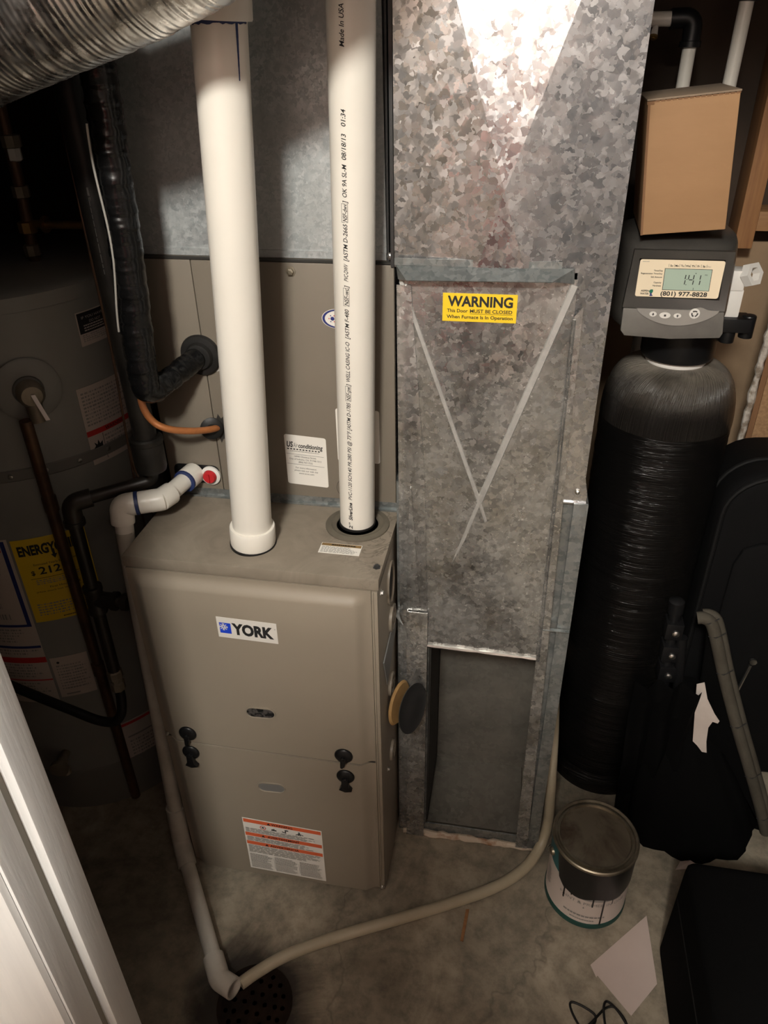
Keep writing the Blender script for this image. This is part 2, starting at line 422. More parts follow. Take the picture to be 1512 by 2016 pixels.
# ------------------------------------------------------------------ mesh builder
class MB:
    def __init__(s):
        s.v, s.f, s.m = [], [], []

    def add(s, vs, fs, mi=0):
        o = len(s.v)
        s.v += [Vector(p) for p in vs]
        for f in fs:
            s.f.append([i + o for i in f]); s.m.append(mi)

    def box(s, a, b, mi=0):
        x0, y0, z0 = a; x1, y1, z1 = b
        s.add([(x0, y0, z0), (x1, y0, z0), (x1, y1, z0), (x0, y1, z0), (x0, y0, z1), (x1, y0, z1), (x1, y1, z1), (x0, y1, z1)],
              [(0, 3, 2, 1), (4, 5, 6, 7), (0, 1, 5, 4), (1, 2, 6, 5), (2, 3, 7, 6), (3, 0, 4, 7)], mi)

    def obox(s, p, u, v, w, mi=0):
        p, u, v, w = Vector(p), Vector(u), Vector(v), Vector(w)
        s.add([p, p + u, p + u + v, p + v, p + w, p + u + w, p + u + v + w, p + v + w],
              [(0, 3, 2, 1), (4, 5, 6, 7), (0, 1, 5, 4), (1, 2, 6, 5), (2, 3, 7, 6), (3, 0, 4, 7)], mi)

    def prism(s, pts, off, mi=0):
        n = len(pts); off = Vector(off)
        vs = [Vector(p) for p in pts] + [Vector(p) + off for p in pts]
        fs = [tuple(range(n))[::-1], tuple(range(n, 2 * n))] + [(i, (i + 1) % n, n + (i + 1) % n, n + i) for i in range(n)]
        s.add(vs, fs, mi)

    def ngon(s, pts, mi=0):
        s.add(pts, [tuple(range(len(pts)))], mi)

    def tube(s, path, r, seg=16, caps=True, mi=0):
        path = [Vector(p) for p in path]
        n = len(path)
        rs = r if isinstance(r, (list, tuple)) else [r] * n
        t0 = (path[1] - path[0]).normalized()
        ref = Vector((0, 0, 1)) if abs(t0.z) < 0.9 else Vector((1, 0, 0))
        a = t0.cross(ref).normalized()
        vs = []
        for i in range(n):
            t = (path[min(i + 1, n - 1)] - path[max(i - 1, 0)]).normalized()
            a = (a - t * a.dot(t)).normalized()
            b = t.cross(a)
            for k in range(seg):
                th = 2 * pi * k / seg
                vs.append(path[i] + (a * cos(th) + b * sin(th)) * rs[i])
        fs = []
        for i in range(n - 1):
            for k in range(seg):
                k2 = (k + 1) % seg
                fs.append((i * seg + k, i * seg + k2, (i + 1) * seg + k2, (i + 1) * seg + k))
        if caps:
            fs.append(tuple(range(seg))[::-1])
            fs.append(tuple(range((n - 1) * seg, n * seg)))
        s.add(vs, fs, mi)

    def lathe(s, prof, o, axis=(0, 0, 1), seg=32, mi=0, closed=False):
        """prof: list of (radius, height along axis)"""
        o = Vector(o); ax = Vector(axis).normalized()
        ref = Vector((0, 0, 1)) if abs(ax.z) < 0.9 else Vector((1, 0, 0))
        a = ax.cross(ref).normalized(); b = ax.cross(a)
        n = len(prof); vs = []
        for (r, h) in prof:
            for k in range(seg):
                th = 2 * pi * k / seg
                vs.append(o + ax * h + (a * cos(th) + b * sin(th)) * r)
        fs = []
        rng = n if closed else n - 1
        for i in range(rng):
            j = (i + 1) % n
            for k in range(seg):
                k2 = (k + 1) % seg
                fs.append((i * seg + k, i * seg + k2, j * seg + k2, j * seg + k))
        if not closed:
            if prof[0][0] > 1e-6: fs.append(tuple(range(seg))[::-1])
            if prof[-1][0] > 1e-6: fs.append(tuple(range((n - 1) * seg, n * seg)))
        s.add(vs, fs, mi)

    def loft(s, rings, mi=0, caps=True):
        n = len(rings[0]); vs = [p for r in rings for p in r]; fs = []
        for i in range(len(rings) - 1):
            for k in range(n):
                k2 = (k + 1) % n
                fs.append((i * n + k, i * n + k2, (i + 1) * n + k2, (i + 1) * n + k))
        if caps:
            fs.append(tuple(range(n))[::-1]); fs.append(tuple(range((len(rings) - 1) * n, len(rings) * n)))
        s.add(vs, fs, mi)

    # ---- flat print on a frame (a function u, v, h -> point)
    def rect(s, F, u0, v0, u1, v1, h=0.0003, mi=0, nu=1):
        if getattr(F, 'curved', False): nu = max(nu, int(abs(u1 - u0) / 0.006) + 1)
        for i in range(nu):
            a = u0 + (u1 - u0) * i / nu; b = u0 + (u1 - u0) * (i + 1) / nu
            s.ngon([F(a, v0, h), F(b, v0, h), F(b, v1, h), F(a, v1, h)], mi)

    def poly(s, F, pts, h=0.0003, mi=0):
        s.ngon([F(u, v, h) for u, v in pts], mi)

    def slab(s, F, u0, v0, u1, v1, t=0.0004, mi=0, nu=1, rc=0.0):
        if rc > 0:
            pts = rrect(u0, v0, u1, v1, rc)
            n = len(pts)
            top = [F(u, v, t) for u, v in pts]; bot = [F(u, v, 0) for u, v in pts]
            s.add(top + bot, [tuple(range(n))] + [(i, n + i, n + (i + 1) % n, (i + 1) % n) for i in range(n)], mi)
            return
        s.rect(F, u0, v0, u1, v1, t, mi, nu)
        for a, b in (((u0, v0), (u1, v0)), ((u1, v1), (u0, v1))):
            for i in range(nu):
                p = (a[0] + (b[0] - a[0]) * i / nu, a[1]); q = (a[0] + (b[0] - a[0]) * (i + 1) / nu, a[1])
                s.ngon([F(p[0], p[1], 0), F(q[0], q[1], 0), F(q[0], q[1], t), F(p[0], p[1], t)], mi)
        for u in (u0, u1):
            s.ngon([F(u, v0, 0), F(u, v1, 0), F(u, v1, t), F(u, v0, t)], mi)

    def ell(s, F, cu, cv, ru, rv, h=0.0003, mi=0, seg=28):
        s.ngon([F(cu + ru * cos(2 * pi * k / seg), cv + rv * sin(2 * pi * k / seg), h) for k in range(seg)], mi)

    def ring(s, F, cu, cv, r0, r1, h=0.0003, mi=0, seg=32, asp=1.0):
        vs = []
        for k in range(seg):
            c, q = cos(2 * pi * k / seg), sin(2 * pi * k / seg)
            vs += [F(cu + r0 * c, cv + r0 * q * asp, h), F(cu + r1 * c, cv + r1 * q * asp, h)]
        s.add(vs, [(2 * k, 2 * k + 1, (2 * k + 3) % (2 * seg), (2 * k + 2) % (2 * seg)) for k in range(seg)], mi)

    def text(s, F, txt, u, v, size=None, width=None, h=0.0006, mi=0, bold=0.0, align='L', shear=0.0, vscale=1.0):
        """txt starts at u with its baseline at v; size is the cap height, width squeezes it to fit"""
        vs, fs, w = glyphs(txt, bold)
        if not vs: return
        x0 = min(p[0] for p in vs); x1 = max(p[0] for p in vs)
        k = (size / 0.70) if size else width / max(x1 - x0, 1e-6)
        kx = (width / max(x1 - x0, 1e-6)) if width else k
        off = -x0 * kx
        if align == 'C': off -= (x1 - x0) * kx / 2
        if align == 'R': off -= (x1 - x0) * kx
        s.add([F(u + off + p[0] * kx + shear * p[1] * k, v + p[1] * k * vscale, h) for p in vs], fs, mi)

    def lines(s, F, u0, v0, u1, v1, n, mi=1, h=0.0005, fill=0.9, ragged=True, thick=0.5):
        """body copy too small to read: rows of short word marks"""
        for i in range(n):
            vv = v1 - (v1 - v0) * (i + 0.5) / n
            hh = (v1 - v0) / n * thick * 0.5
            u = u0
            end = u1 - (random.random() * 0.25 * (u1 - u0) if ragged else 0)
            while u < end:
                w = (u1 - u0) * random.uniform(0.04, 0.11)
                b = min(u + w, end)
                s.rect(F, u, vv - hh, b, vv + hh, h, mi)
                u = b + (u1 - u0) * 0.018


def rrect(u0, v0, u1, v1, r, n=5):
    pts = []
    for cx, cy, a in ((u1 - r, v0 + r, -90), (u1 - r, v1 - r, 0), (u0 + r, v1 - r, 90), (u0 + r, v0 + r, 180)):
        for i in range(n + 1):
            t = radians(a + 90 * i / n)
            pts.append((cx + r * cos(t), cy + r * sin(t)))
    return pts


_gl = {}


def glyphs(txt, bold=0.0):
    key = (txt, bold)
    if key not in _gl:
        c = bpy.data.curves.new('glyph', 'FONT')
        c.body = txt; c.size = 1.0; c.offset = bold; c.resolution_u = 3; c.fill_mode = 'FRONT'
        o = bpy.data.objects.new('glyph', c)
        COL.objects.link(o)
        dg = bpy.context.evaluated_depsgraph_get()
        me = o.evaluated_get(dg).to_mesh()
        vs = [(p.co.x, p.co.y) for p in me.vertices]
        fs = [tuple(p.vertices) for p in me.polygons]
        o.evaluated_get(dg).to_mesh_clear()
        bpy.data.objects.remove(o); bpy.data.curves.remove(c)
        _gl[key] = (vs, fs, 0)
    return _gl[key]


def frame(o, ux, uy):
    o, ux, uy = Vector(o), Vector(ux).normalized(), Vector(uy).normalized()
    n = ux.cross(uy).normalized()
    return lambda u, v, h=0.0: o + ux * u + uy * v + n * h


def cyl_frame(cx, cy, r, ang, z):
    a0 = radians(ang)
    f = lambda u, v, h=0.0: Vector((cx + (r + h) * cos(a0 + u / r), cy + (r + h) * sin(a0 + u / r), z + v))
    f.curved = True
    return f


def fillet(path, r, n=6):
    path = [Vector(p) for p in path]
    out = [path[0]]
    for i in range(1, len(path) - 1):
        a, b, c = path[i - 1], path[i], path[i + 1]
        d1 = (a - b).normalized(); d2 = (c - b).normalized()
        ang = d1.angle(d2)
        if ang > pi - 0.02:
            out.append(b); continue
        t = min(r / math.tan(ang / 2), (a - b).length * 0.49, (c - b).length * 0.49)
        p0 = b + d1 * t; p1 = b + d2 * t
        for k in range(n + 1):
            s = k / n
            out.append(p0 * (1 - s) ** 2 + b * 2 * s * (1 - s) + p1 * s ** 2)
    out.append(path[-1])
    return out


def resample(path, step):
    path = [Vector(p) for p in path]
    out = [path[0]]
    for a, b in zip(path[:-1], path[1:]):
        L = (b - a).length; n = max(1, int(L / step))
        for i in range(1, n + 1): out.append(a.lerp(b, i / n))
    return out


def smooth_path(pts, n=8):
    pts = [Vector(p) for p in pts]
    P = [pts[0]] + pts + [pts[-1]]
    out = []
    for i in range(1, len(P) - 2):
        a, b, c, d = P[i - 1], P[i], P[i + 1], P[i + 2]
        for k in range(n):
            t = k / n
            out.append(0.5 * ((2 * b) + (c - a) * t + (2 * a - 5 * b + 4 * c - d) * t * t + (3 * b - a - 3 * c + d) * t ** 3))
    out.append(pts[-1])
    return out


# ------------------------------------------------------------------ objects
ROOT = {}


def root_of(o):
    while o.parent: o = o.parent
    return o


def thing(name, label, cat, loc, group=None):
    o = bpy.data.objects.new(name, None)
    o.empty_display_size = 0.05
    o.location = loc
    COL.objects.link(o)
    ROOT[o.name] = Vector(loc)
    o['label'] = label; o['category'] = cat
    if group: o['group'] = group
    return o


def build(name, mb, mats, parent=None, bevel=0.0, segs=2, angle=38, fix=True, label=None, origin=None):
    if not isinstance(mats, (list, tuple)): mats = [mats]
    if parent is not None: off = ROOT[root_of(parent).name]
    elif origin is not None: off = Vector(origin)
    else:
        xs = [p.x for p in mb.v]; ys = [p.y for p in mb.v]; zs = [p.z for p in mb.v]
        off = Vector(((min(xs) + max(xs)) / 2, (min(ys) + max(ys)) / 2, min(zs)))
    me = bpy.data.meshes.new(name)
    me.from_pydata([p - off for p in mb.v], [], mb.f)
    for p, i in zip(me.polygons, mb.m): p.material_index = i
    for m in mats: me.materials.append(MT[m] if isinstance(m, str) else m)
    if fix or bevel:
        bm = bmesh.new(); bm.from_mesh(me)
        bmesh.ops.remove_doubles(bm, verts=bm.verts, dist=1e-6)
        if fix: bmesh.ops.recalc_face_normals(bm, faces=bm.faces)
        if bevel:
            es = [e for e in bm.edges if len(e.link_faces) == 2 and e.calc_face_angle(0) > radians(32)]
            bmesh.ops.bevel(bm, geom=es, offset=bevel, segments=segs, profile=0.6, affect='EDGES', clamp_overlap=True)
        bm.to_mesh(me); bm.free()
    me.shade_smooth()
    me.set_sharp_from_angle(angle=radians(angle))
    o = bpy.data.objects.new(name, me)
    COL.objects.link(o)
    if parent is not None:
        o.parent = parent
    else:
        o.location = off
        ROOT[o.name] = off
    if label: o['label'] = label
    return o


def single(name, mb, mats, label, cat, group=None, **k):
    o = build(name, mb, mats, None, **k)
    o['label'] = label; o['category'] = cat
    if group: o['group'] = group
    return o


def struct(name, mb, mats, parent=None, **k):
    o = build(name, mb, mats, parent, **k)
    o['kind'] = 'structure'
    return o


def bx(*ab):
    m = MB()
    for a, b in ab: m.box(a, b)
    return m


# ================================================================== SETTING
X0, X1, YB = -1.05, 1.35, 1.00          # closet inside
YJ0, YJ1 = -0.537, -0.455               # doorway wall (hall face, closet face)
JX = -0.080                             # left jamb face
m = MB(); m.box((-2.8, -2.9, -0.06), (3.4, 1.12, 0.0))
struct('floor', m, 'concrete', origin=(0, 0, 0))
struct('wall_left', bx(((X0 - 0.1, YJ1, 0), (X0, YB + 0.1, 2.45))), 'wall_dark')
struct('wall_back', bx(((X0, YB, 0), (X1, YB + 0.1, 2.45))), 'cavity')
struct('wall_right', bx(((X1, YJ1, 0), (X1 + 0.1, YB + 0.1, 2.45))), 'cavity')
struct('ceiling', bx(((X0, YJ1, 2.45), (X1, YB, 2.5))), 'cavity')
# doorway wall: hall side cream
JXR = 1.10; HEAD = 2.0
struct('wall_front', bx(((-2.8, YJ0, 0), (JX - 0.02, YJ1, 2.6)), ((JXR + 0.02, YJ0, 0), (3.4, YJ1, 2.6)),
                        ((JX - 0.02, YJ0, HEAD + 0.02), (JXR + 0.02, YJ1, 2.6))), 'hall_wall')
struct('wall_hall_left', bx(((-2.9, -3.0, 0), (-2.8, YJ0, 2.6))), 'hall_wall')
struct('wall_hall_right', bx(((3.4, -3.0, 0), (3.5, YJ0, 2.6))), 'hall_wall')
struct('wall_hall_rear', bx(((-2.8, -3.0, 0), (3.4, -2.9, 2.6))), 'hall_rear')
for nm, xa, xb, mt in (('added_door_1', -1.75, -0.62, 'added_door_tan'), ('added_door_2', 1.02, 2.0, 'added_door_blue')):  # unseen doors added to darken what the duct's side facets reflect
    dm = MB(); dm.box((xa, -2.90, 0.0), (xb, -2.87, 2.05))
    for za, zb in ((0.2, 0.9), (1.05, 1.9)): dm.box((xa + 0.14, -2.872, za), (xb - 0.14, -2.862, zb))
    struct(nm, dm, mt, bevel=0.004)
struct('ceiling_hall', bx(((-2.9, -3.0, 2.6), (3.5, YJ0, 2.66))), 'hall_ceiling')
# left jamb lining with its stop and recessed brown strip
jm = bx(((JX - 0.02, YJ0 - 0.006, 0), (JX, -0.507, HEAD)), ((JX - 0.02, -0.496, 0), (JX, YJ1, HEAD)))
struct('trim_1', jm, 'trim', bevel=0.0015)
struct('trim_2', bx(((JX - 0.02, -0.507, 0), (JX - 0.004, -0.496, HEAD))), 'groove')
struct('trim_3', bx(((JX - 0.001, -0.4962, 0), (JX + 0.011, YJ1 - 0.001, HEAD))), 'trim', bevel=0.002)
# casing on the hall face, head and right lining
cs = MB()
cs.prism([(JX - 0.02, YJ0, 0), (JX - 0.125, YJ0, 0), (JX - 0.125, YJ0 - 0.014, 0), (JX - 0.006, YJ0 - 0.014, 0), (JX - 0.004, YJ0 - 0.007, 0), (JX - 0.020, YJ0 - 0.0062, 0)], (0, 0, HEAD + 0.06))
struct('trim_4', cs, 'trim')
struct('trim_5', bx(((JX, YJ0, HEAD), (JXR, YJ1, HEAD + 0.02)), ((JXR, YJ0, 0), (JXR + 0.02, YJ1, HEAD))), 'trim')
# brown wallboard low on the back wall, with the pine framing above it
struct('wall_panel', bx(((0.50, YB - 0.014, 0), (X1, YB, 1.158))), 'kraft')
sb = MB(); sb.box((0.862, YB - 0.09, 1.158), (0.900, YB, 2.45))
struct('trim_6', sb, 'stud', bevel=0.002)
bl = MB(); bl.box((0.900, YB - 0.09, 1.196), (X1, YB, 1.236))
bl.lathe([(0.0, 0), (0.006, 0.0005), (0.006, 0.002)], (0.935, YB - 0.0905, 1.218), (0, -1, 0), 10, 1)
struct('trim_7', bl, ['block', 'dark_seam'], bevel=0.0015)

# ================================================================== FURNACE
W2 = 0.217; HF = 0.838
fu = thing('furnace', 'taupe upright gas furnace cabinet with a blue and white logo badge on its upper door', 'furnace', (0, 0.35, 0))
m = MB(); m.box((-W2, 0.0, 0.004), (W2, 0.70, HF - 0.004))
build('cabinet', m, 'paint', fu, bevel=0.002)
m = MB()
m.box((-W2 - 0.0015, -0.0035, HF - 0.022), (W2 + 0.0015, 0.70, HF))
build('top_panel', m, 'paint_dirty', fu, bevel=0.0018)


def door_mesh(x0, x1, z0, z1, et, eb, rise=0.014, rim=0.026):
    """pressed sheet door: raised field with soft rolled edges on left, right and (et/eb) top/bottom"""
    def grid(a, b, e0, e1):
        pts = []
        for i in range(9):
            if e0: pts.append(a + rim * 1.15 * i / 8)
        if not e0: pts.append(a)
        pts += [a + (b - a) * k for k in (0.25, 0.5, 0.75)]
        if e1:
            for i in range(9): pts.append(b - rim * 1.15 * (8 - i) / 8)
        else: pts.append(b)
        return sorted(pts)
    xs = grid(x0, x1, True, True); zs = grid(z0, z1, eb, et)

    def dep(x, z):
        d = []
        for t in ((x - x0), (x1 - x)) + (((z1 - z),) if et else ()) + (((z - z0),) if eb else ()):
            d.append(max(0.0, min(1.0, (t - 0.006) / rim)))
        k = 1.0
        for q in d: k *= (q * q * (3 - 2 * q))
        return -0.004 - (rise - 0.002) * k
    m = MB(); nx, nz = len(xs), len(zs)
    vs = [(x, dep(x, z), z) for z in zs for x in xs]
    fs = [(j * nx + i, j * nx + i + 1, (j + 1) * nx + i + 1, (j + 1) * nx + i) for j in range(nz - 1) for i in range(nx - 1)]
    # back edge
    per = [i for i in range(nx)] + [j * nx + nx - 1 for j in range(1, nz)] + [(nz - 1) * nx + i for i in range(nx - 2, -1, -1)] + [j * nx for j in range(nz - 2, 0, -1)]
    o = len(vs)
    vs += [(vs[i][0], 0.0, vs[i][2]) for i in per]
    n = len(per)
    fs += [(per[k], o + k, o + (k + 1) % n, per[(k + 1) % n]) for k in range(n)]
    fs.append(tuple(range(o, o + n)))
    m.add(vs, fs)
    return m


YD = -0.016
ud = build('upper_door', door_mesh(-0.2155, 0.2055, 0.4130, 0.8145, True, False), 'paint', fu, angle=50)
ldr = build('lower_door', door_mesh(-0.2155, 0.2055, 0.010, 0.4080, False, False), 'paint', fu, angle=50)
m = MB(); m.box((-0.2130, -0.0040, 0.4082), (0.2030, 0.0, 0.4128)); m.box((-0.1860, -0.0125, 0.4082), (0.1760, -0.004, 0.4128)); build('door_gap_shade', m, 'dark_seam', fu)  # dark strip set between the doors as the shade of their gap
m = MB()
m.box((0.2065, -0.006, 0.008), (0.2165, 0.0, 0.8145)); m.box((0.2085, -0.0085, 0.008), (0.2105, 0.0, 0.8145))
build('corner_post', m, 'paint', fu, bevel=0.0012)
# logo badge
F = frame((-0.0610, YD, 0.6945), (1, 0, -0.022), (0.0, 0, 1))
m = MB(); bw, bh = 0.106, 0.0440
m.slab(F, 0, 0, bw, bh, 0.0008, 0)
m.rect(F, 0.0042, 0.0100, 0.0245, 0.0328, 0.0011, 1)
for k in range(8):
    a = pi / 4 * k
    c, s_ = cos(a), sin(a)
    ox, oy = 0.0115, 0.0240
    p = [(0.0012, 0.0007), (0.0078, 0.0007), (0.0078, -0.0007), (0.0012, -0.0007)]
    m.poly(F, [(ox + x * c - y * s_, oy + x * s_ + y * c) for x, y in p], 0.0014, 0)
    if k % 2 == 0:
        for sg in (1, -1):
            p = [(0.0045, 0.0), (0.0062, sg * 0.0026), (0.0072, sg * 0.0020), (0.0056, -sg * 0.0002)]
            m.poly(F, [(ox + x * c - y * s_, oy + x * s_ + y * c) for x, y in p], 0.00145, 0)
m.ring(F, 0.0115, 0.0240, 0.0030, 0.0041, 0.00148, 0)
m.text(F, 'YORK', 0.0262, 0.0108, size=0.0225, width=0.0735, h=0.0012, mi=2, bold=0.050)
m.ring(F, 0.1025, 0.0315, 0.0006, 0.0010, 0.0012, 2, 12)
build('logo_badge', m, ['label_silver', 'blue', 'ink'], ud, fix=False)


def stadium(F, cu, cv, L, r, h, n=10):
    pts = []
    for k in range(n + 1):
        t = -pi / 2 + pi * k / n
        pts.append(F(cu + L / 2 + r * cos(t), cv + r * sin(t), h))
    for k in range(n + 1):
        t = pi / 2 + pi * k / n
        pts.append(F(cu - L / 2 + r * cos(t), cv + r * sin(t), h))
    return pts


def sight(door, cx, cz, mat):
    F = frame((cx, YD, cz), (1, 0, 0.05), (0, 0, 1))
    m = MB()
    m.loft([stadium(F, 0, 0, 0.030, 0.0145, 0.0002), stadium(F, 0, 0, 0.030, 0.0142, 0.0022), stadium(F, 0, 0, 0.030, 0.0120, 0.0022),
            stadium(F, 0, 0, 0.030, 0.0112, -0.0006)], caps=False)
    w = build('sight_window', m, 'paint', door)
    m = MB(); m.ngon(stadium(F, 0, 0, 0.030, 0.0115, 0.0003))
    build('glass', m, mat, door, fix=False)


sight(ud, -0.0055, 0.518, 'glass_dark')
sight(ldr, -0.0050, 0.3095, 'label_silver' if False else 'strap')


def latch(door, cx, cz, lower):
    m = MB()
    m.lathe([(0.0175, 0.0), (0.0175, 0.003), (0.015, 0.0055), (0.008, 0.0075), (0.0, 0.008)], (cx, YD, cz), (0, -1, 0), 24)
    if lower:
        m.prism([(cx - 0.006, YD - 0.002, cz), (cx + 0.006, YD - 0.002, cz), (cx + 0.007, YD - 0.002, cz - 0.022), (cx + 0.013, YD - 0.002, cz - 0.030), (cx, YD - 0.002, cz - 0.034), (cx - 0.012, YD - 0.002, cz - 0.029), (cx - 0.007, YD - 0.002, cz - 0.020)], (0, -0.010, 0))
    else:
        m.prism([(cx - 0.005, YD - 0.002, cz), (cx + 0.006, YD - 0.002, cz), (cx + 0.003, YD - 0.002, cz - 0.020), (cx - 0.003, YD - 0.002, cz - 0.027), (cx - 0.006, YD - 0.002, cz - 0.024)], (0, -0.009, 0))
    m.lathe([(0.004, 0.0), (0.004, 0.012), (0.0, 0.013)], (cx, YD, cz), (0, -1, 0), 12)
    build('latch', m, 'black_plastic', door, bevel=0.0008)


latch(ud, -0.1600, 0.4370, False); latch(ud, 0.1470, 0.4330, False)
latch(ldr, -0.1620, 0.3840, True); latch(ldr, 0.1480, 0.3755, True)
# warning label with three orange bands
F = frame((-0.0800, YD, 0.0285), (1, 0, -0.045), (0, 0, 1))
m = MB(); lw, lh = 0.1695, 0.172
m.slab(F, 0, 0, lw, lh, 0.0005, 0)
bands = [(0.159, 0.170, 'WARNING'), (0.115, 0.126, 'AVERTISSEMENT'), (0.086, 0.097, 'ADVERTENCIA')]
for v0, v1, t in bands:
    m.rect(F, 0.002, v0, lw - 0.002, v1, 0.0007, 1)
    m.text(F, t, lw / 2, v0 + 0.0022, size=0.0066, h=0.0010, mi=2, bold=0.02, align='C')
    tw = len(t) * 0.0052 / 2 + 0.010
    m.poly(F, [(lw / 2 - tw - 0.004, v0 + 0.0022), (lw / 2 - tw + 0.004, v0 + 0.0022), (lw / 2 - tw, v0 + 0.009)], 0.0010, 2)
# pictograms
py = 0.149
m.ring(F, 0.043, py, 0.0050, 0.0066, 0.0008, 4); m.ell(F, 0.043, py, 0.003, 0.0022, 0.0008, 2)
m.poly(F, [(0.0405, py - 0.001), (0.042, py + 0.003), (0.0445, py + 0.0025), (0.046, py - 0.001)], 0.0009, 2)
m.poly(F, [(0.060, py - 0.004), (0.073, py - 0.004), (0.071, py + 0.001), (0.069, py - 0.001), (0.067, py + 0.004), (0.065, py), (0.063, py + 0.002)], 0.0008, 2)
m.ell(F, 0.094, py + 0.004, 0.0045, 0.002, 0.0008, 2); m.poly(F, [(0.084, py), (0.094, py - 0.003), (0.092, py - 0.005), (0.084, py - 0.003)], 0.0008, 2)
m.rect(F, 0.0905, py - 0.005, 0.0925, py + 0.003, 0.0008, 2)
m.ell(F, 0.121, py + 0.004, 0.0022, 0.0022, 0.0008, 2)
m.poly(F, [(0.113, py - 0.003), (0.119, py + 0.0015), (0.123, py + 0.0015), (0.130, py - 0.002), (0.129, py - 0.004), (0.1235, py - 0.001), (0.125, py - 0.006), (0.121, py - 0.003), (0.117, py - 0.006), (0.1185, py - 0.001), (0.114, py - 0.005)], 0.0008, 2)
m.lines(F, 0.004, 0.127, 0.165, 0.142, 4, 3)
m.lines(F, 0.004, 0.098, 0.165, 0.113, 4, 3)
m.lines(F, 0.004, 0.058, 0.165, 0.084, 7, 3)
for i in range(3):
    m.lines(F, 0.004 + 0.055 * i, 0.004, 0.054 + 0.055 * i, 0.053, 12, 3)
m.rect(F, 0.0567, 0.01, 0.0573, 0.045, 0.0006, 3); m.rect(F, 0.1117, 0.01, 0.1123, 0.045, 0.0006, 3)
build('warning_label', m, ['paper', 'orange', 'ink', 'grey_ink', 'red'], ldr, fix=False)
# top label, gaskets, screws
F = frame((0.1045, 0.0565, HF), (1, -0.01, 0), (0, 1, 0))
m = MB(); m.slab(F, 0, 0, 0.070, 0.030, 0.0004, 0)
m.rect(F, 0.001, 0.0215, 0.069, 0.029, 0.0006, 1); m.lines(F, 0.018, 0.0225, 0.060, 0.028, 1, 2, h=0.0009, ragged=False)
m.lines(F, 0.003, 0.002, 0.067, 0.020, 6, 3, fill=0.9)
build('rating_label', m, ['paper', 'brass', 'ink', 'grey_ink'], fu, fix=False)
m = MB(); m.lathe([(0.036, 0.0), (0.056, 0.0), (0.056, 0.003), (0.046, 0.0042), (0.043, 0.0022), (0.037, 0.0022)], (0.1525, 0.150, HF), (0, 0, 1), 40, closed=True)
build('intake_collar', m, 'gasket', fu, label='dusty round intake gasket')
m = MB(); m.lathe([(0.0, 0.0012), (0.0405, 0.0012)], (0.1525, 0.150, HF), (0, 0, 1), 40)
build('intake_opening', m, 'black_plastic', fu)


def screw(p, axis, parent, r=0.0042, mat='steel'):
    m = MB()
    m.lathe([(r * 1.5, 0), (r * 1.5, 0.001), (r, 0.0012), (r * 0.95, 0.0042), (r * 0.5, 0.005), (0, 0.005)], p, axis, 6)
    build('screw', m, mat, parent, angle=20)


screw((0.2095, 0.030, HF), (0, 0, 1), fu, 0.0045, 'dark_metal')
screw((W2, 0.020, 0.795), (1, 0, 0), fu, 0.004)
screw((0.2115, -0.0085, 0.022), (0, -1, 0), fu, 0.0032)
screw((W2, 0.05, 0.33), (1, 0, 0), fu, 0.0035)
screw((-0.2100, -0.006, 0.416), (0, -1, 0), fu, 0.003)
# openings and knockouts pressed in the right side
m = MB()
ov = [(0.104 + 0.027 * cos(2 * pi * k / 28), 0.752 + 0.040 * sin(2 * pi * k / 28)) for k in range(28)]


def ovx(sc, x): return [Vector((x, 0.104 + (y - 0.104) * sc, 0.752 + (z - 0.752) * sc)) for y, z in ov]


m.loft([ovx(1.12, W2), ovx(1.12, W2 + 0.004), ovx(0.96, W2 + 0.004), ovx(0.92, W2 + 0.0006)], caps=False)
build('oval_flange', m, 'paint', fu)
m = MB(); m.ngon(ovx(0.96, W2 + 0.0008)); build('oval_hole', m, 'dark_seam', fu, fix=False)
for (y, z, r) in ((0.112, 0.668, 0.027), (0.094, 0.520, 0.024), (0.095, 0.335, 0.022)):
    m = MB(); m.lathe([(r, 0), (r * 0.97, 0.005), (r * 0.75, 0.006), (r * 0.70, 0.003), (r * 0.4, 0.003), (r * 0.35, 0.006), (0, 0.006)], (W2, y, z), (1, 0, 0), 28)
    build('knockout', m, 'paint', fu)
m = MB()
m.prism([(W2 + 0.001, 0.152, 0.655), (W2 + 0.001, 0.172, 0.632), (W2 + 0.001, 0.050, 0.560), (W2 + 0.001, 0.020, 0.640)][::1], (0.0022, 0, 0))
m.tube(smooth_path([(W2 + 0.003, 0.160, 0.645), (W2 + 0.007, 0.138, 0.655), (W2 + 0.013, 0.124, 0.656), (W2 + 0.022, 0.112, 0.652)], 5), [0.008, 0.0075, 0.007, 0.0065, 0.006, 0.0055, 0.005, 0.0045, 0.004, 0.0035, 0.003, 0.0025, 0.002, 0.0015, 0.0012, 0.001], 8)
build('metal_strap', m, 'strap', fu, label='bent grey metal strap on the side')

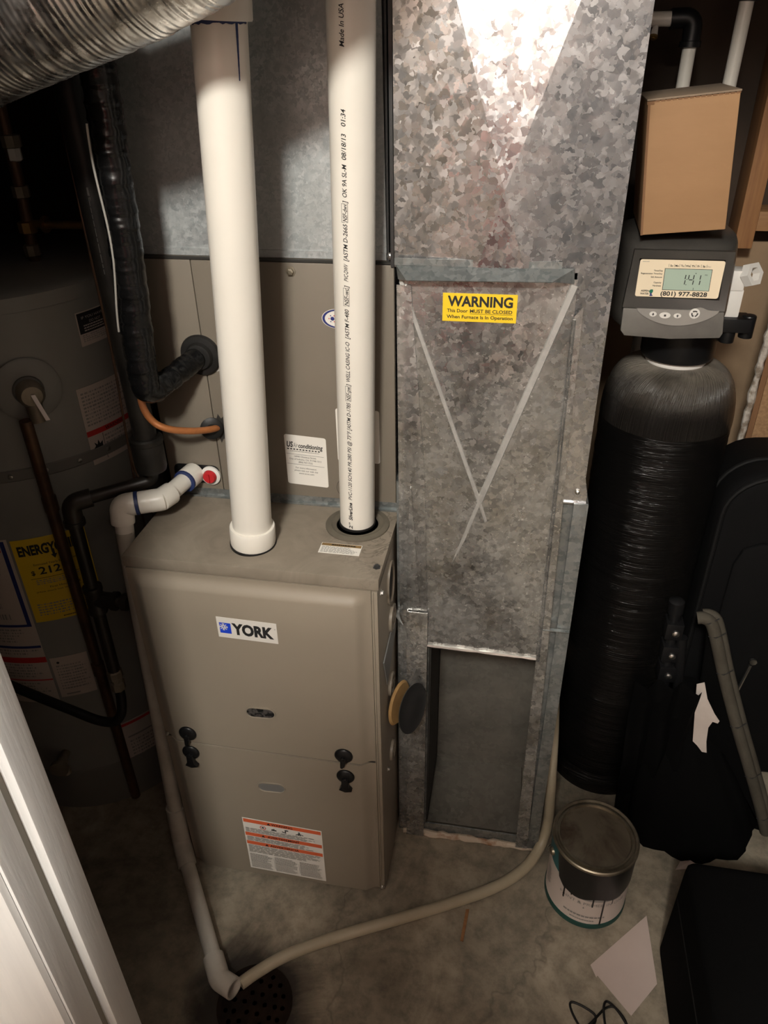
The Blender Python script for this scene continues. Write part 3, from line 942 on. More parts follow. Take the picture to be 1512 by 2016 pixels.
# ================================================================== COIL CABINET
YC = 0.206; HC = 1.276
cc = thing('coil_cabinet', 'taupe evaporator coil cabinet with white stickers, standing on the furnace', 'coil cabinet', (0, 0.42, HF))
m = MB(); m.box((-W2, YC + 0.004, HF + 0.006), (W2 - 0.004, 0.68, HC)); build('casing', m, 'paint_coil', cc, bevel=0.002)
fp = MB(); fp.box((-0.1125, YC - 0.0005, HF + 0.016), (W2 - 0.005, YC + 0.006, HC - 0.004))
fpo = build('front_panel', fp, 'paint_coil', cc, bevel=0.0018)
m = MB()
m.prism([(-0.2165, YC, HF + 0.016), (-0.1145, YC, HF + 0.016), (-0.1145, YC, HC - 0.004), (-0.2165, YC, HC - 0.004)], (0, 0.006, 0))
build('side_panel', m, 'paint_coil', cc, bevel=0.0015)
m = MB(); m.box((-0.2165, YC - 0.006, HF + 0.0005), (W2 - 0.002, YC + 0.004, HF + 0.004)); m.box((-0.2165, YC - 0.001, HF + 0.001), (W2 - 0.002, YC + 0.004, HF + 0.017))
build('base_flashing', m, 'galv_plain', cc)
m = MB(); m.box((-0.2165, YC - 0.0015, HC - 0.003), (W2 - 0.004, YC + 0.004, HC + 0.0005)); build('top_edge', m, 'dark_seam', cc)
m = MB(); m.lathe([(0.0085, 0), (0.0085, 0.001), (0.0055, 0.0012), (0.0055, 0.005), (0.003, 0.006), (0, 0.006)], (0.0498, YC - 0.0005, 1.2585), (0, -1, 0), 6)
build('bolt', m, 'brass_dull', fpo, angle=20)
# sticker with the supplier's name
F = frame((0.0135, YC - 0.0005, 0.8800), (1, 0, -0.055), (0, 0, 1))
m = MB(); m.slab(F, 0, 0, 0.0755, 0.0985, 0.0005, 0, rc=0.004)
m.text(F, 'US', 0.0035, 0.0750, size=0.0105, width=0.0110, h=0.0009, mi=1, bold=0.03, shear=0.12)
m.text(F, 'Air', 0.0155, 0.0752, size=0.0090, width=0.0080, h=0.0009, mi=2, bold=0.01, shear=0.12)
m.text(F, 'conditioning', 0.0245, 0.0750, size=0.0085, width=0.0440, h=0.0009, mi=1, bold=0.025, shear=0.12)
for k in range(11):
    m.rect(F, 0.0040 + 0.0056 * k, 0.0700, 0.0075 + 0.0056 * k, 0.0722, 0.0008, 1)
m.lines(F, 0.009, 0.0662, 0.062, 0.0680, 1, 2, ragged=False)
for v in (0.0610, 0.0410): m.rect(F, 0.002, v, 0.0700, v + 0.0005, 0.0008, 1)
for t, v, w in (('16900 Chestnut Street', 0.0555, 0.040), ('City of Industry, CA. 91748-1012', 0.0500, 0.058), ('(800) 937-7222', 0.0445, 0.026),
                ('For more information', 0.0330, 0.038), ('please visit our web site', 0.0275, 0.043), ('www.us-ac.com', 0.0220, 0.028)):
    m.text(F, t, 0.036, v, size=0.0032, width=w, h=0.0008, mi=1, align='C')
build('sticker', m, ['paper', 'ink', 'grey_ink'], fpo, fix=False, label='white supplier sticker')
F = frame((0.1090, YC - 0.0005, 0.9330), (1, 0, -0.01), (0, 0, 1))
m = MB(); m.slab(F, 0, 0, 0.0755, 0.1000, 0.0005, 0, rc=0.004); m.lines(F, 0.004, 0.05, 0.016, 0.085, 7, 1)
build('sticker', m, ['paper', 'ink'], fpo, fix=False, label='white sticker behind the intake pipe')
F = frame((0.1215, YC - 0.0005, 1.1870), (1, 0, 0), (0, 0, 1))
m = MB(); m.ell(F, 0, 0, 0.0265, 0.0160, 0.0004, 0, 36); m.ring(F, 0, 0, 0.0215, 0.0255, 0.0007, 1, 36, 0.60)
m.ell(F, -0.009, 0.0, 0.0032, 0.0032, 0.0008, 1, 14)
for k in range(6): m.ell(F, -0.009 + 0.0055 * cos(k * pi / 3), 0.0055 * sin(k * pi / 3), 0.001, 0.001, 0.0008, 2 if k % 2 else 1, 8)
build('oval_sticker', m, ['paper', 'navy', 'red'], fpo, fix=False)
F = frame((0.125, YC - 0.0005, 0.878), (1, 0, 0), (0, 0, 1))
m = MB(); m.ring(F, 0, 0, 0.0205, 0.0212, 0.0003, 0, 40); build('knockout', m, 'dark_seam', fpo, fix=False)
# drain pan port: black recess, red plug in a white ring
F = frame((-0.1680, YC - 0.0005, 0.8850), (1, 0, 0), (0, 0, 1))
m = MB(); m.slab(F, -0.037, -0.018, 0.051, 0.019, 0.0015, 0, rc=0.012)
pan = build('drain_port', m, 'black_plastic', cc, fix=False)
m = MB()
m.lathe([(0.0185, 0.001), (0.0185, 0.006), (0.013, 0.008), (0.012, 0.004), (0.0, 0.004)], (-0.1335, YC, 0.8850), (0, -1, 0), 28, 0)
build('plug_ring', m, 'white_plastic', pan)
m = MB(); m.lathe([(0.0125, 0.004), (0.0125, 0.012), (0.0105, 0.015), (0.0, 0.015)], (-0.1335, YC, 0.8850), (0, -1, 0), 24)
m.box((-0.1355, YC - 0.0185, 0.877), (-0.1315, YC - 0.012, 0.893))
build('plug', m, 'red_plug', pan, label='red threaded drain plug')
# star-torn hole where the copper line enters
F = frame((-0.1010, YC - 0.0005, 0.9815), (1, 0, 0), (0, 0, 1))
m = MB(); pts = []
for k in range(22):
    r = (0.0185 if k % 2 else 0.0235) + random.uniform(-0.002, 0.002)
    pts.append((r * cos(2 * pi * k / 22) * 0.85, r * sin(2 * pi * k / 22) * 1.15))
m.poly(F, pts, 0.0006, 0); build('torn_hole', m, 'dark_seam', cc, fix=False)
F = frame((-0.0960, YC - 0.0005, 1.0850), (1, 0, 0), (0, 0, 1))
m = MB(); m.poly(F, [(-0.010, 0.0), (0.006, 0.004), (0.010, 0.012), (0.003, 0.016), (-0.006, 0.010)], 0.0005); build('foam_patch', m, 'wire', cc, fix=False)

# ================================================================== SUPPLY PLENUM
m = MB()
bl_, br_, tl_, tr_ = -0.2235, 0.199, -0.150, 0.192
yb = YC + 0.010
m.add([(bl_, yb, HC + 0.001), (br_, yb, HC + 0.001), (tr_, yb + 0.012, 1.95), (tl_, yb + 0.012, 1.95),
       (bl_, 0.66, HC + 0.001), (br_, 0.66, HC + 0.001), (tr_, 0.66, 1.95), (tl_, 0.66, 1.95)],
      [(0, 1, 2, 3), (5, 4, 7, 6), (4, 0, 3, 7), (1, 5, 6, 2), (3, 2, 6, 7), (0, 4, 5, 1)])
pl = thing('supply_plenum', 'dull grey sheet-metal plenum rising behind the two white pipes', 'duct', (0, 0.43, HC))
build('sheet_metal', m, 'galv_plenum', pl)
m = MB(); m.box((0.2005, YC + 0.006, HC), (0.2035, YC + 0.03, 1.95)); m.box((0.2075, YC - 0.004, HC - 0.006), (0.2125, YC + 0.03, 1.95))
build('drive_cleat', m, 'dark_metal', pl)
m = MB(); m.box((-0.2240, yb - 0.002, HC + 0.001), (br_, yb + 0.003, HC + 0.012)); build('bottom_flange', m, 'galv_plenum', pl)
screw((0.2065, YC + 0.004, HC + 0.008), (0, -1, 0), pl, 0.004)

# ================================================================== WHITE PIPES
ex = thing('exhaust_pipe', 'white plastic vent pipe on the left, ending in a short socket on the furnace top', 'pipe', (-0.010, 0.065, HF))
b0, b1 = Vector((-0.0105, 0.0655, HF + 0.004)), Vector((0.0990, 0.0108, 2.44))
d = (b1 - b0).normalized()
m = MB(); m.tube([b0 + d * 0.003, b0 + d * 0.4, b1], 0.0325, 40); build('pipe', m, 'pvc', ex)
m = MB(); m.lathe([(0.0325, 0.0), (0.0372, 0.0), (0.0380, 0.003), (0.0380, 0.032), (0.0368, 0.0345), (0.0328, 0.0345)], b0, d, 40); build('socket', m, 'pvc', ex)
m = MB(); m.lathe([(0.0330, -0.0035), (0.0392, -0.0035), (0.0392, 0.001), (0.033, 0.001)], b0, d, 40); build('gasket', m, 'black_plastic', ex)
cpl = b0 + d * ((1.580 - b0.z) / d.z)
m = MB(); m.lathe([(0.0326, 0.0), (0.0380, 0.0), (0.0388, 0.002), (0.0388, 0.085), (0.0326, 0.085)], cpl, d, 40); build('coupling', m, 'pvc', ex)
m = MB()
ring = []
for k in range(25):
    th = radians(-150 + 150 * k / 24)
    ring.append((cpl.x + 0.0329 * cos(th), cpl.y + 0.0329 * sin(th), cpl.z, 0.0035 + 0.002 * random.random()))
for a, b in zip(ring[:-1], ring[1:]):
    m.ngon([(a[0], a[1], a[2] + 0.001), (b[0], b[1], b[2] + 0.001), (b[0], b[1], b[2] - b[3]), (a[0], a[1], a[2] - a[3])])
th = radians(-33)
for i in range(8):
    z = cpl.z - 0.004 - i * 0.007
    c_ = b0 + d * ((z - b0.z) / d.z); c2 = b0 + d * ((z - 0.007 - b0.z) / d.z)
    w = 0.0018 - i * 0.00014
    t1, t2 = th - w / 0.033, th + w / 0.033
    m.ngon([(c_.x + 0.0328 * cos(t1), c_.y + 0.0328 * sin(t1), z), (c_.x + 0.0328 * cos(t2), c_.y + 0.0328 * sin(t2), z),
            (c2.x + 0.0328 * cos(t2), c2.y + 0.0328 * sin(t2), z - 0.007), (c2.x + 0.0328 * cos(t1), c2.y + 0.0328 * sin(t1), z - 0.007)])
build('primer_drip', m, 'primer', ex, fix=False, label='dark blue primer run')

ip = thing('intake_pipe', 'white plastic intake pipe on the right with black printed lettering up its side', 'pipe', (0.1515, 0.155, HF))
i0, i1 = Vector((0.1515, 0.1545, HF + 0.0015)), Vector((0.2051, 0.0853, 2.44))
di = (i1 - i0).normalized()
RI = 0.0302
m = MB(); m.tube([i0 + di * 0.005, i0 + di * 0.4, i1], RI, 40); build('pipe', m, 'pvc', ip)
m = MB(); m.lathe([(RI + 0.0004, 0.0), (RI + 0.002, 0.0), (RI + 0.002, 0.005), (RI + 0.0004, 0.005)], i0, di, 40); build('rubber_ring', m, 'rubber', ip)
# lettering wraps the pipe and reads upward
A0 = radians(-101)
e1 = Vector((1, 0, 0)); e1 = (e1 - di * e1.dot(di)).normalized(); e2 = di.cross(e1)


def PF(u, v, h=0.0):
    """u runs up the pipe (world height), v runs to the left round it"""
    c = i0 + di * ((u - i0.z) / di.z)
    th = A0 - v / RI
    return c + (e1 * cos(th) + e2 * sin(th)) * (RI + h)


m = MB()
for t, z0, z1, bd in (('2"', 0.846, 0.858, 0), ('SilverLine', 0.8643, 0.900, 0.02), ('PVC-1120 SCH.40 PR.280 PSI @ 73°F', 0.906, 1.0354, 0),
                      ('[ASTM D-1785', 1.0381, 1.085, 0), ('NSF-pw', 1.0895, 1.1125, 0), (']', 1.1140, 1.1160, 0), ('WELL CASING IC-O', 1.1199, 1.1838, 0),
                      ('[ASTM F-480', 1.1893, 1.2327, 0), ('NSF-wc', 1.2389, 1.2630, 0), (']', 1.2645, 1.2665, 0), ('PVC-DWV', 1.2734, 1.2966, 0),
                      ('[ASTM D-2665', 1.3015, 1.3498, 0), ('NSF-dwv', 1.3535, 1.3755, 0), (']', 1.377, 1.379, 0), ('OK 9A SL-M', 1.3838, 1.4232, 0),
                      ('08/18/13', 1.4291, 1.459, 0), ('01:34', 1.4676, 1.4867, 0), ('Made In USA', 1.5529, 1.5957, 0)):
    m.text(PF, t, z0, -0.0035, size=0.0062, width=z1 - z0, h=0.0003, mi=0, bold=0.012 + bd, shear=0.2)
for z0, z1 in ((1.0885, 1.1135), (1.2379, 1.2640), (1.3525, 1.3765)):
    for v in (-0.0047, 0.0040): m.rect(PF, z0, v, z1, v + 0.0005, 0.0003, 0, 4)
    m.rect(PF, z0, -0.0047, z0 + 0.0005, 0.0045, 0.0003); m.rect(PF, z1 - 0.0005, -0.0047, z1, 0.0045, 0.0003)
build('lettering', m, 'ink', ip, fix=False)['kind'] = 'stuff'

# ================================================================== RETURN AIR DUCT
DX0, DX1, DY = 0.222, 0.5285, 0.152
du = thing('return_duct', 'tall galvanised return air duct with a sliding filter door and open bottom slot', 'duct', (0.375, 0.36, 0))
m = MB()
ctr = (0.372, DY - 0.018, 1.387)
TL, TR, BL, BR = (DX0, DY, 1.83), (DX1, DY, 1.83), (DX0, DY, 0.930), (DX1, DY, 0.930)
dl = DY - ctr[1]
P1, P2 = (0.3384, DY - 0.776 * dl, 1.283), (0.4070, DY - 0.776 * dl, 1.283)
Q1, R1 = (0.478, DY - 0.32 * dl, 1.283), (0.478, DY - 0.32 * dl, 1.0758)
m.add([TL, TR, ctr], [(0, 2, 1)]); m.add([TL, (DX0, DY, 1.283), P1, ctr], [(0, 1, 2, 3)])
m.add([ctr, P1, P2], [(0, 1, 2)]); m.add([TR, ctr, P2, Q1, R1, BR], [(0, 1, 2, 3, 4, 5)])
m.add([R1, BR, (0.478, DY, 0.930)], [(0, 2, 1)])
bk = [(DX0, 0.60, 1.83), (DX1, 0.60, 1.83), (DX1, 0.60, 0.930), (DX0, 0.60, 0.930)]
m.add([TL, TR, BR, BL] + bk, [(1, 0, 4, 5), (0, 3, 7, 4), (2, 1, 5, 6), (5, 4, 7, 6)])
build('upper_sheet', m, 'galv', du, fix=False, angle=0.3)
# lower trunk around the open slot
m = MB()
OX0, OX1, OZ0, OZ1 = 0.2835, 0.4975, 0.034, 0.640
y0, y1 = DY + 0.001, DY + 0.004
m.box((DX0, y0, 0.002), (OX0, y1, 0.93)); m.box((OX1, y0, 0.002), (DX1 - 0.001, y1, 0.93))
m.box((OX0, y0, OZ1), (OX1, y1, 0.93)); m.box((OX0, y0, 0.002), (OX1, y1, OZ0))
m.box((DX0, y1, 0.002), (DX0 + 0.003, 0.60, 0.93)); m.box((DX1 - 0.004, y1, 0.002), (DX1 - 0.001, 0.60, 0.93))
m.box((DX0, 0.597, 0.002), (DX1 - 0.001, 0.60, 0.93))
build('lower_trunk', m, 'galv_plain', du)
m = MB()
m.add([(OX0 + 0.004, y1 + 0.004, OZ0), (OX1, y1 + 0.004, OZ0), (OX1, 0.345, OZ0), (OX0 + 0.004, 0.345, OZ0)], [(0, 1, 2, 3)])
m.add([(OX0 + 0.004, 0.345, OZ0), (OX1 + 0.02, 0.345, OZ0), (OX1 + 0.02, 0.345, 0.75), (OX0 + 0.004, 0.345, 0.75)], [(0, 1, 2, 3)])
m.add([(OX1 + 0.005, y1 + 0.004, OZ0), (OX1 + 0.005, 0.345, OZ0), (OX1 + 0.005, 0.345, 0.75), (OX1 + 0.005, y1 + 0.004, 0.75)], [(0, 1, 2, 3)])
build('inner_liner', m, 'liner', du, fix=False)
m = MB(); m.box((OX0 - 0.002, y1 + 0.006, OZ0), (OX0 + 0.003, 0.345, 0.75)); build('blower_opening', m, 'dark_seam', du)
# loose strips on the front: rails that hold the door
rl = thing if False else None
m = MB()
m.box((0.2245, DY - 0.006, 0.012), (0.2425, DY + 0.001, 0.665)); m.box((0.2425, DY - 0.020, 0.012), (0.2815, DY - 0.017, 0.668)); m.box((0.2425, DY - 0.020, 0.012), (0.2450, DY + 0.001, 0.668))
build('left_rail', m, 'galv_door', du, bevel=0.0008)
m = MB()
m.prism([(0.2290, DY - 0.016, 0.668), (0.2800, DY - 0.016, 0.668), (0.2720, DY - 0.016, 0.95), (0.2480, DY - 0.016, 1.262), (0.2270, DY - 0.016, 1.262)], (0, 0.0025, 0))
m.prism([(0.2430, DY - 0.0185, 0.70), (0.2660, DY - 0.0185, 0.685), (0.2500, DY - 0.0185, 0.93), (0.2470, DY - 0.0185, 0.93)], (0, 0.0018, 0))
build('left_flange', m, 'galv_door', du, bevel=0.0006)
m = MB()
m.prism([(0.4790, DY - 0.018, 1.225), (0.4905, DY - 0.018, 1.24), (0.5145, DY - 0.018, 0.02), (0.4890, DY - 0.018, 0.02)], (0, 0.0028, 0))
m.tube([(0.4800, DY - 0.0185, 1.222), (0.4880, DY - 0.0185, 0.58)], 0.0026, 8)
build('right_rail', m, 'galv_door', du)
m = MB()
m.box((0.5145, DY - 0.010, 0.004), (0.5365, DY - 0.006, 0.918)); m.box((0.5360, DY - 0.010, 0.004), (0.5380, DY + 0.06, 0.918))
m.box((0.4900, DY - 0.0195, 0.655), (0.5370, DY - 0.0120, 0.657))
build('base_strip', m, 'galv_plain', du, bevel=0.0006)
m = MB()
m.prism([(0.4920, DY - 0.004, 0.919), (0.5340, DY - 0.004, 0.919), (0.5340, DY - 0.004, 0.932), (0.5170, DY - 0.004, 1.02), (0.4950, DY - 0.004, 1.11)], (0, 0.003, 0))
m.box((0.4915, DY - 0.0075, 0.9165), (0.5365, DY - 0.003, 0.9190))
build('corner_lap', m, 'galv', du)
screw((0.5180, DY - 0.004, 0.938), (0, -1, 0), du, 0.0035)
m = MB(); m.tube([(0.3765, DY - 0.0095, 1.4005), (0.4030, DY - 0.0060, 1.3985)], 0.0016, 8); build('bolt', m, 'steel', du)
pts = []
random.seed(3)
for k in range(24):
    pts.append((0.2330 + (0.531 - 0.233) * k / 23, DY - 0.006 + random.uniform(-0.002, 0.002), 0.007))
m = MB(); m.tube(pts, [0.0055 + random.uniform(0, 0.0035) for _ in pts], 8); build('caulk_bead', m, 'caulk', du)
# the filter door, cross-broken, with its bent lip and warning sticker
yd = DY - 0.0125
dc = (0.3632, yd - 0.009, 0.915)
a, b, c, e = (0.2300, yd, 1.2755), (0.4790, yd, 1.2755), (0.4870, yd, 0.5830), (0.2800, yd, 0.5870)
m = MB()
m.add([a, b, c, e, dc], [(0, 4, 1), (1, 4, 2), (2, 4, 3), (3, 4, 0)])
ab_ = [(p[0], p[1] + 0.0025, p[2]) for p in (a, b, c, e)]
m.add([a, b, c, e] + ab_, [(1, 0, 4, 5), (2, 1, 5, 6), (3, 2, 6, 7), (0, 3, 7, 4), (4, 7, 6, 5)])


def ridge(m, p, q, w, h):
    p, q = Vector(p), Vector(q)
    d = (q - p).normalized(); s_ = Vector((d.z, 0, -d.x)) * w; hh = Vector((0, -h, 0))
    m.add([p + s_, p + s_ * 0.75 + hh, p - s_ * 0.75 + hh, p - s_, q + s_, q + s_ * 0.75 + hh, q - s_ * 0.75 + hh, q - s_],
          [(0, 1, 5, 4), (1, 2, 6, 5), (2, 3, 7, 6), (0, 3, 2, 1), (4, 5, 6, 7)])


ad = build('filter_door', m, 'galv_door', du, fix=False, angle=0.3)
for p, q, w, h in (((0.4755, yd - 0.0003, 1.268), dc, 0.0055, 0.0016), ((0.2335, yd - 0.0003, 1.266), dc, 0.0035, 0.0012),
                   (dc, (0.2960, yd - 0.0003, 0.690), 0.0035, 0.0008), (dc, (0.4350, yd - 0.0003, 0.700), 0.0030, 0.0005)):
    m = MB(); ridge(m, p, q, w, h); build('crease', m, 'galv_pale', ad)
m = MB()
up_l, up_r, lo_l, lo_r = Vector((0.2260, yd, 1.2890)), Vector((0.4730, yd, 1.2905)), Vector((0.2440, yd - 0.022, 1.2735)), Vector((0.4440, yd - 0.022, 1.2770))
t_ = Vector((0, 0.0008, -0.0012))
m.add([up_l, up_r, lo_r, lo_l, up_l + t_, up_r + t_, lo_r + t_, lo_l + t_], [(0, 1, 2, 3), (7, 6, 5, 4), (0, 4, 5, 1), (1, 5, 6, 2), (2, 6, 7, 3), (3, 7, 4, 0)])
kr, kl = Vector((0.4745, yd - 0.001, 1.2700)), Vector((0.2290, yd - 0.001, 1.2690))
m.add([up_r, kr, lo_r], [(0, 1, 2)]); m.add([up_l, kl, lo_l], [(2, 1, 0)])
build('bent_lip', m, 'galv_plain', ad, fix=False)
m = MB(); m.box((0.2240, yd - 0.001, 1.2890), (0.4560, yd + 0.001, 1.2985)); build('header_strip', m, 'galv_plain', du)
m = MB(); pts = []
for k in range(16): pts.append((0.2815 + (0.4865 - 0.2815) * k / 15, yd - 0.0015, 0.5868 - 0.0045 * k / 15))
m.tube(pts, [0.0028 + random.uniform(0, 0.0018) for _ in pts], 7); build('bottom_hem', m, 'steel', ad)
F = frame((0.2940, yd - 0.0021, 1.2122), (1, 0, 0.001), (0.0, 0.025, 1))
m = MB(); m.slab(F, 0, 0, 0.1055, 0.0402, 0.0006, 0)
m.text(F, 'WARNING', 0.0070, 0.0222, size=0.0140, width=0.0925, h=0.0010, mi=1, bold=0.034)
m.text(F, 'This Door', 0.0065, 0.0132, size=0.0048, width=0.0298, h=0.0010, mi=1, bold=0.018)
m.text(F, 'MUST BE CLOSED', 0.0395, 0.0132, size=0.0048, width=0.0600, h=0.0010, mi=1, bold=0.018)
m.rect(F, 0.0395, 0.0113, 0.0997, 0.0118, 0.0010, 1)
m.text(F, 'When Furnace Is In Operation', 0.0062, 0.0045, size=0.0048, width=0.0943, h=0.0010, mi=1, bold=0.018)
build('warning_sticker', m, ['yellow', 'ink'], ad, fix=False, label='yellow sticker with black lettering')

# two round plates leaning between the furnace and the duct
pt = thing('knockout_plates', 'dark round metal plate and tan disc hanging beside the furnace against the duct', 'plate', (0.245, 0.13, 0.40))
m = MB(); m.lathe([(0.0, 0), (0.016, 0.0), (0.018, 0.004), (0.046, 0.0015), (0.049, 0.003), (0.049, 0.0045), (0.046, 0.0035), (0.018, 0.006), (0.0, 0.007)], (0.2590, 0.080, 0.476), (0.90, -0.36, 0.18), 36)
build('dark_plate', m, 'dark_metal', pt)
m = MB(); m.lathe([(0.0, 0), (0.040, 0.0), (0.044, 0.003), (0.040, 0.007), (0.0, 0.007)], (0.2320, 0.083, 0.484), (0.955, -0.28, 0.06), 32)
build('tan_disc', m, 'cork', pt)

# ================================================================== SILVER FLEX DUCT
fd = thing('flexible_duct', 'crinkled silver foil flexible duct crossing the upper left corner', 'duct', (-0.2, -0.06, 1.58))
path = resample(smooth_path([(-0.75, -0.03, 1.42), (-0.45, -0.065, 1.504), (-0.20, -0.074, 1.578), (0.09, -0.082, 1.672), (0.24, -0.100, 1.80), (0.29, -0.11, 1.98), (0.30, -0.11, 2.44)], 10), 0.0011)
rs = []
s = 0.0
for i, p in enumerate(path):
    if i: s += (path[i] - path[i - 1]).length
    ph = (s / 0.0066) % 1.0
    am = 0.5 + 0.9 * noise.noise(Vector((s * 60, 0.3, 0.7)))
    rs.append(0.0775 + 0.0012 * max(0.25, am) * (abs(ph - 0.5) * 2) + 0.0010 * noise.noise(Vector((s * 45, 5, 2))))
m = MB(); m.tube(path, rs, 64, caps=False)
for i, v in enumerate(m.v):
    n = noise.noise(v * 38) * 0.0010 + noise.noise(Vector((v.x * 170, v.y * 30, v.z * 30))) * 0.0009
    c = path[i // 64]
    m.v[i] = v + (v - c).normalized() * n
build('foil_skin', m, 'foil', fd, fix=False, angle=60)

# ================================================================== REFRIGERANT LINES
tw = MB()
tw.tube(smooth_path([(-0.250, 0.150, 1.95), (-0.249, 0.150, 1.33), (-0.2485, 0.150, 1.22), (-0.248, 0.150, 1.125), (-0.2525, 0.150, 1.025), (-0.256, 0.150, 0.93), (-0.2575, 0.150, 0.868), (-0.256, 0.15, 0.70)], 6), 0.0021, 8)
tw.tube(smooth_path([(-0.2530, 0.150, 1.015), (-0.2535, 0.150, 0.930), (-0.2474, 0.150, 0.895), (-0.2388, 0.150, 0.863), (-0.236, 0.15, 0.80)], 6), 0.0017, 8)
single('thermostat_wire', tw, 'copper_dark', 'thin reddish brown wire hanging beside the black pipe at the coil cabinet', 'wire')
rl = thing('suction_line', 'thick black taped refrigerant line turning into the coil cabinet', 'pipe', (-0.165, 0.095, 1.07))
path = fillet([(-0.135, 0.088, 1.95), (-0.1475, 0.090, 1.491), (-0.1560, 0.090, 1.300), (-0.1680, 0.092, 1.135), (-0.1700, 0.094, 1.088), (-0.150, 0.135, 1.097), (-0.1180, YC + 0.002, 1.1165)], 0.030, 8)
path = resample(path, 0.0022)
tot = 0; L = []
for i, p in enumerate(path):
    if i: tot += (path[i] - path[i - 1]).length
    L.append(tot)
rs = []
for l in L:
    base = 0.0225 if l < tot - 0.135 else 0.0225 - 0.0045 * min(1, (l - tot + 0.135) / 0.05)
    ph = (l / 0.019) % 1.0
    rs.append(base + 0.0012 * ph ** 2 + 0.0003 * sin(l * 210))
m = MB(); m.tube(path, rs, 28)
for i, v in enumerate(m.v):
    if i < len(path) * 28:
        c = path[i // 28]
        m.v[i] = v + (v - c).normalized() * (noise.noise(v * 40) * 0.0016 + abs(noise.noise(v * Vector((70, 70, 120)))) * 0.0016)
build('taped_insulation', m, 'tape', rl, fix=False, angle=50)
sp = [p + Vector((-0.013, -0.0222, 0)) for p in path if 1.19 < p.z < 1.475]
sp = [p + Vector((0.004 * sin(p.z * 25), 0, 0)) for p in sp][::4]
m = MB(); m.tube(sp, 0.0016, 6); build('pale_seam', m, 'wire', rl)
m = MB(); m.lathe([(0.018, 0.0), (0.0345, 0.0), (0.0355, 0.004), (0.033, 0.008), (0.024, 0.0095), (0.021, 0.016), (0.017, 0.017)], (-0.1180, YC, 1.1165), (0, -1, 0), 36)
build('grommet', m, 'rubber', rl)

ll = thing('liquid_line', 'thin orange copper line curving into the coil cabinet below the black taped line', 'pipe', (-0.15, 0.12, 1.01))
path = smooth_path([(-0.1760, 0.118, 1.30), (-0.1850, 0.118, 1.12), (-0.1935, 0.116, 1.066), (-0.1835, 0.118, 1.032), (-0.1610, 0.124, 1.0145), (-0.1330, 0.150, 1.000), (-0.1120, 0.180, 0.990), (-0.1020, YC + 0.004, 0.9825)], 8)
m = MB(); m.tube(path, 0.0060, 14); build('tube', m, 'copper', ll)
m = MB(); m.lathe([(0.006, 0.0), (0.0195, 0.0), (0.0200, 0.003), (0.0165, 0.005), (0.0090, 0.006), (0.0075, 0.011), (0.0062, 0.012)], (-0.1150, YC - 0.010, 0.9850), (0.35, -0.9, 0.1), 28); build('grommet', m, 'rubber', ll)

# ================================================================== BLACK PIPE RUN (left)
bp = thing('black_pipe_run', 'black pipe stack left of the taped line, branching to a tee by the water heater', 'pipe', (-0.335, 0.06, 0.4))
m = MB(); m.tube([(-0.222, 0.130, 1.95), (-0.2165, 0.130, 1.50), (-0.2085, 0.132, 0.985)], 0.0195, 22); build('riser', m, 'abs', bp)
F = lambda u, v, h=0.0: Vector((-0.2165 + 0.0197 * cos(radians(-62) - v / 0.0197), 0.130 + 0.0197 * sin(radians(-62) - v / 0.0197), 1.30 + u))
m = MB(); m.lines(F, -0.03, -0.006, 0.09, 0.004, 2, 0, h=0.0003, ragged=False)
build('lettering', m, 'faint_ink', bp, fix=False)['kind'] = 'stuff'
m = MB(); m.lathe([(0.0195, 0.0), (0.0255, 0.0), (0.0270, 0.006), (0.0270, 0.056), (0.0245, 0.062), (0.0195, 0.062)], (-0.2085, 0.132, 0.930), (0, 0, 1), 28)
m.lathe([(0.0272, 0.052), (0.0285, 0.053), (0.0285, 0.061), (0.0250, 0.064)], (-0.2085, 0.132, 0.930), (0, 0, 1), 28)
build('coupling', m, 'abs', bp)
m = MB(); m.tube(fillet([(-0.2105, 0.134, 0.932), (-0.214, 0.137, 0.905), (-0.335, 0.063, 0.890), (-0.335, 0.060, 0.865)], 0.02, 6), 0.0115, 16); build('crossover', m, 'iron', bp)
m = MB(); m.tube(fillet([(-0.305, 0.082, 0.893), (-0.335, 0.062, 0.890), (-0.335, 0.060, 0.850)], 0.018, 6), 0.0165, 18)
m.lathe([(0.0165, 0), (0.0185, 0), (0.0185, 0.009), (0.0165, 0.009)], (-0.335, 0.060, 0.848), (0, 0, 1), 18); build('elbow', m, 'iron', bp)
m = MB(); m.tube([(-0.335, 0.060, 0.86), (-0.337, 0.058, 0.50)], 0.0120, 16); build('drop_pipe', m, 'iron', bp)
m = MB(); m.lathe([(0.012, 0.0), (0.0175, 0.002), (0.0185, 0.010), (0.0165, 0.014), (0.0165, 0.050), (0.0185, 0.054), (0.0175, 0.062), (0.012, 0.064)], (-0.3360, 0.060, 0.650), (0, 0, 1), 20)
m.tube([(-0.3360, 0.060, 0.682), (-0.300, 0.060, 0.682)], 0.0155, 16); m.lathe([(0.0155, 0), (0.0185, 0.001), (0.0185, 0.008), (0.0155, 0.009)], (-0.300, 0.060, 0.682), (1, 0, 0), 18)
build('tee', m, 'iron', bp)
m = MB(); m.tube(fillet([(-0.300, 0.060, 0.682), (-0.280, 0.062, 0.681), (-0.262, 0.085, 0.660), (-0.235, 0.12, 0.655), (-0.219, 0.13, 0.655)], 0.015, 5), 0.0105, 14)
m.lathe([(0.0105, 0), (0.0165, 0.001), (0.0165, 0.014), (0.0105, 0.015)], (-0.283, 0.062, 0.681), (1, 0, 0), 8); build('branch', m, 'iron', bp)
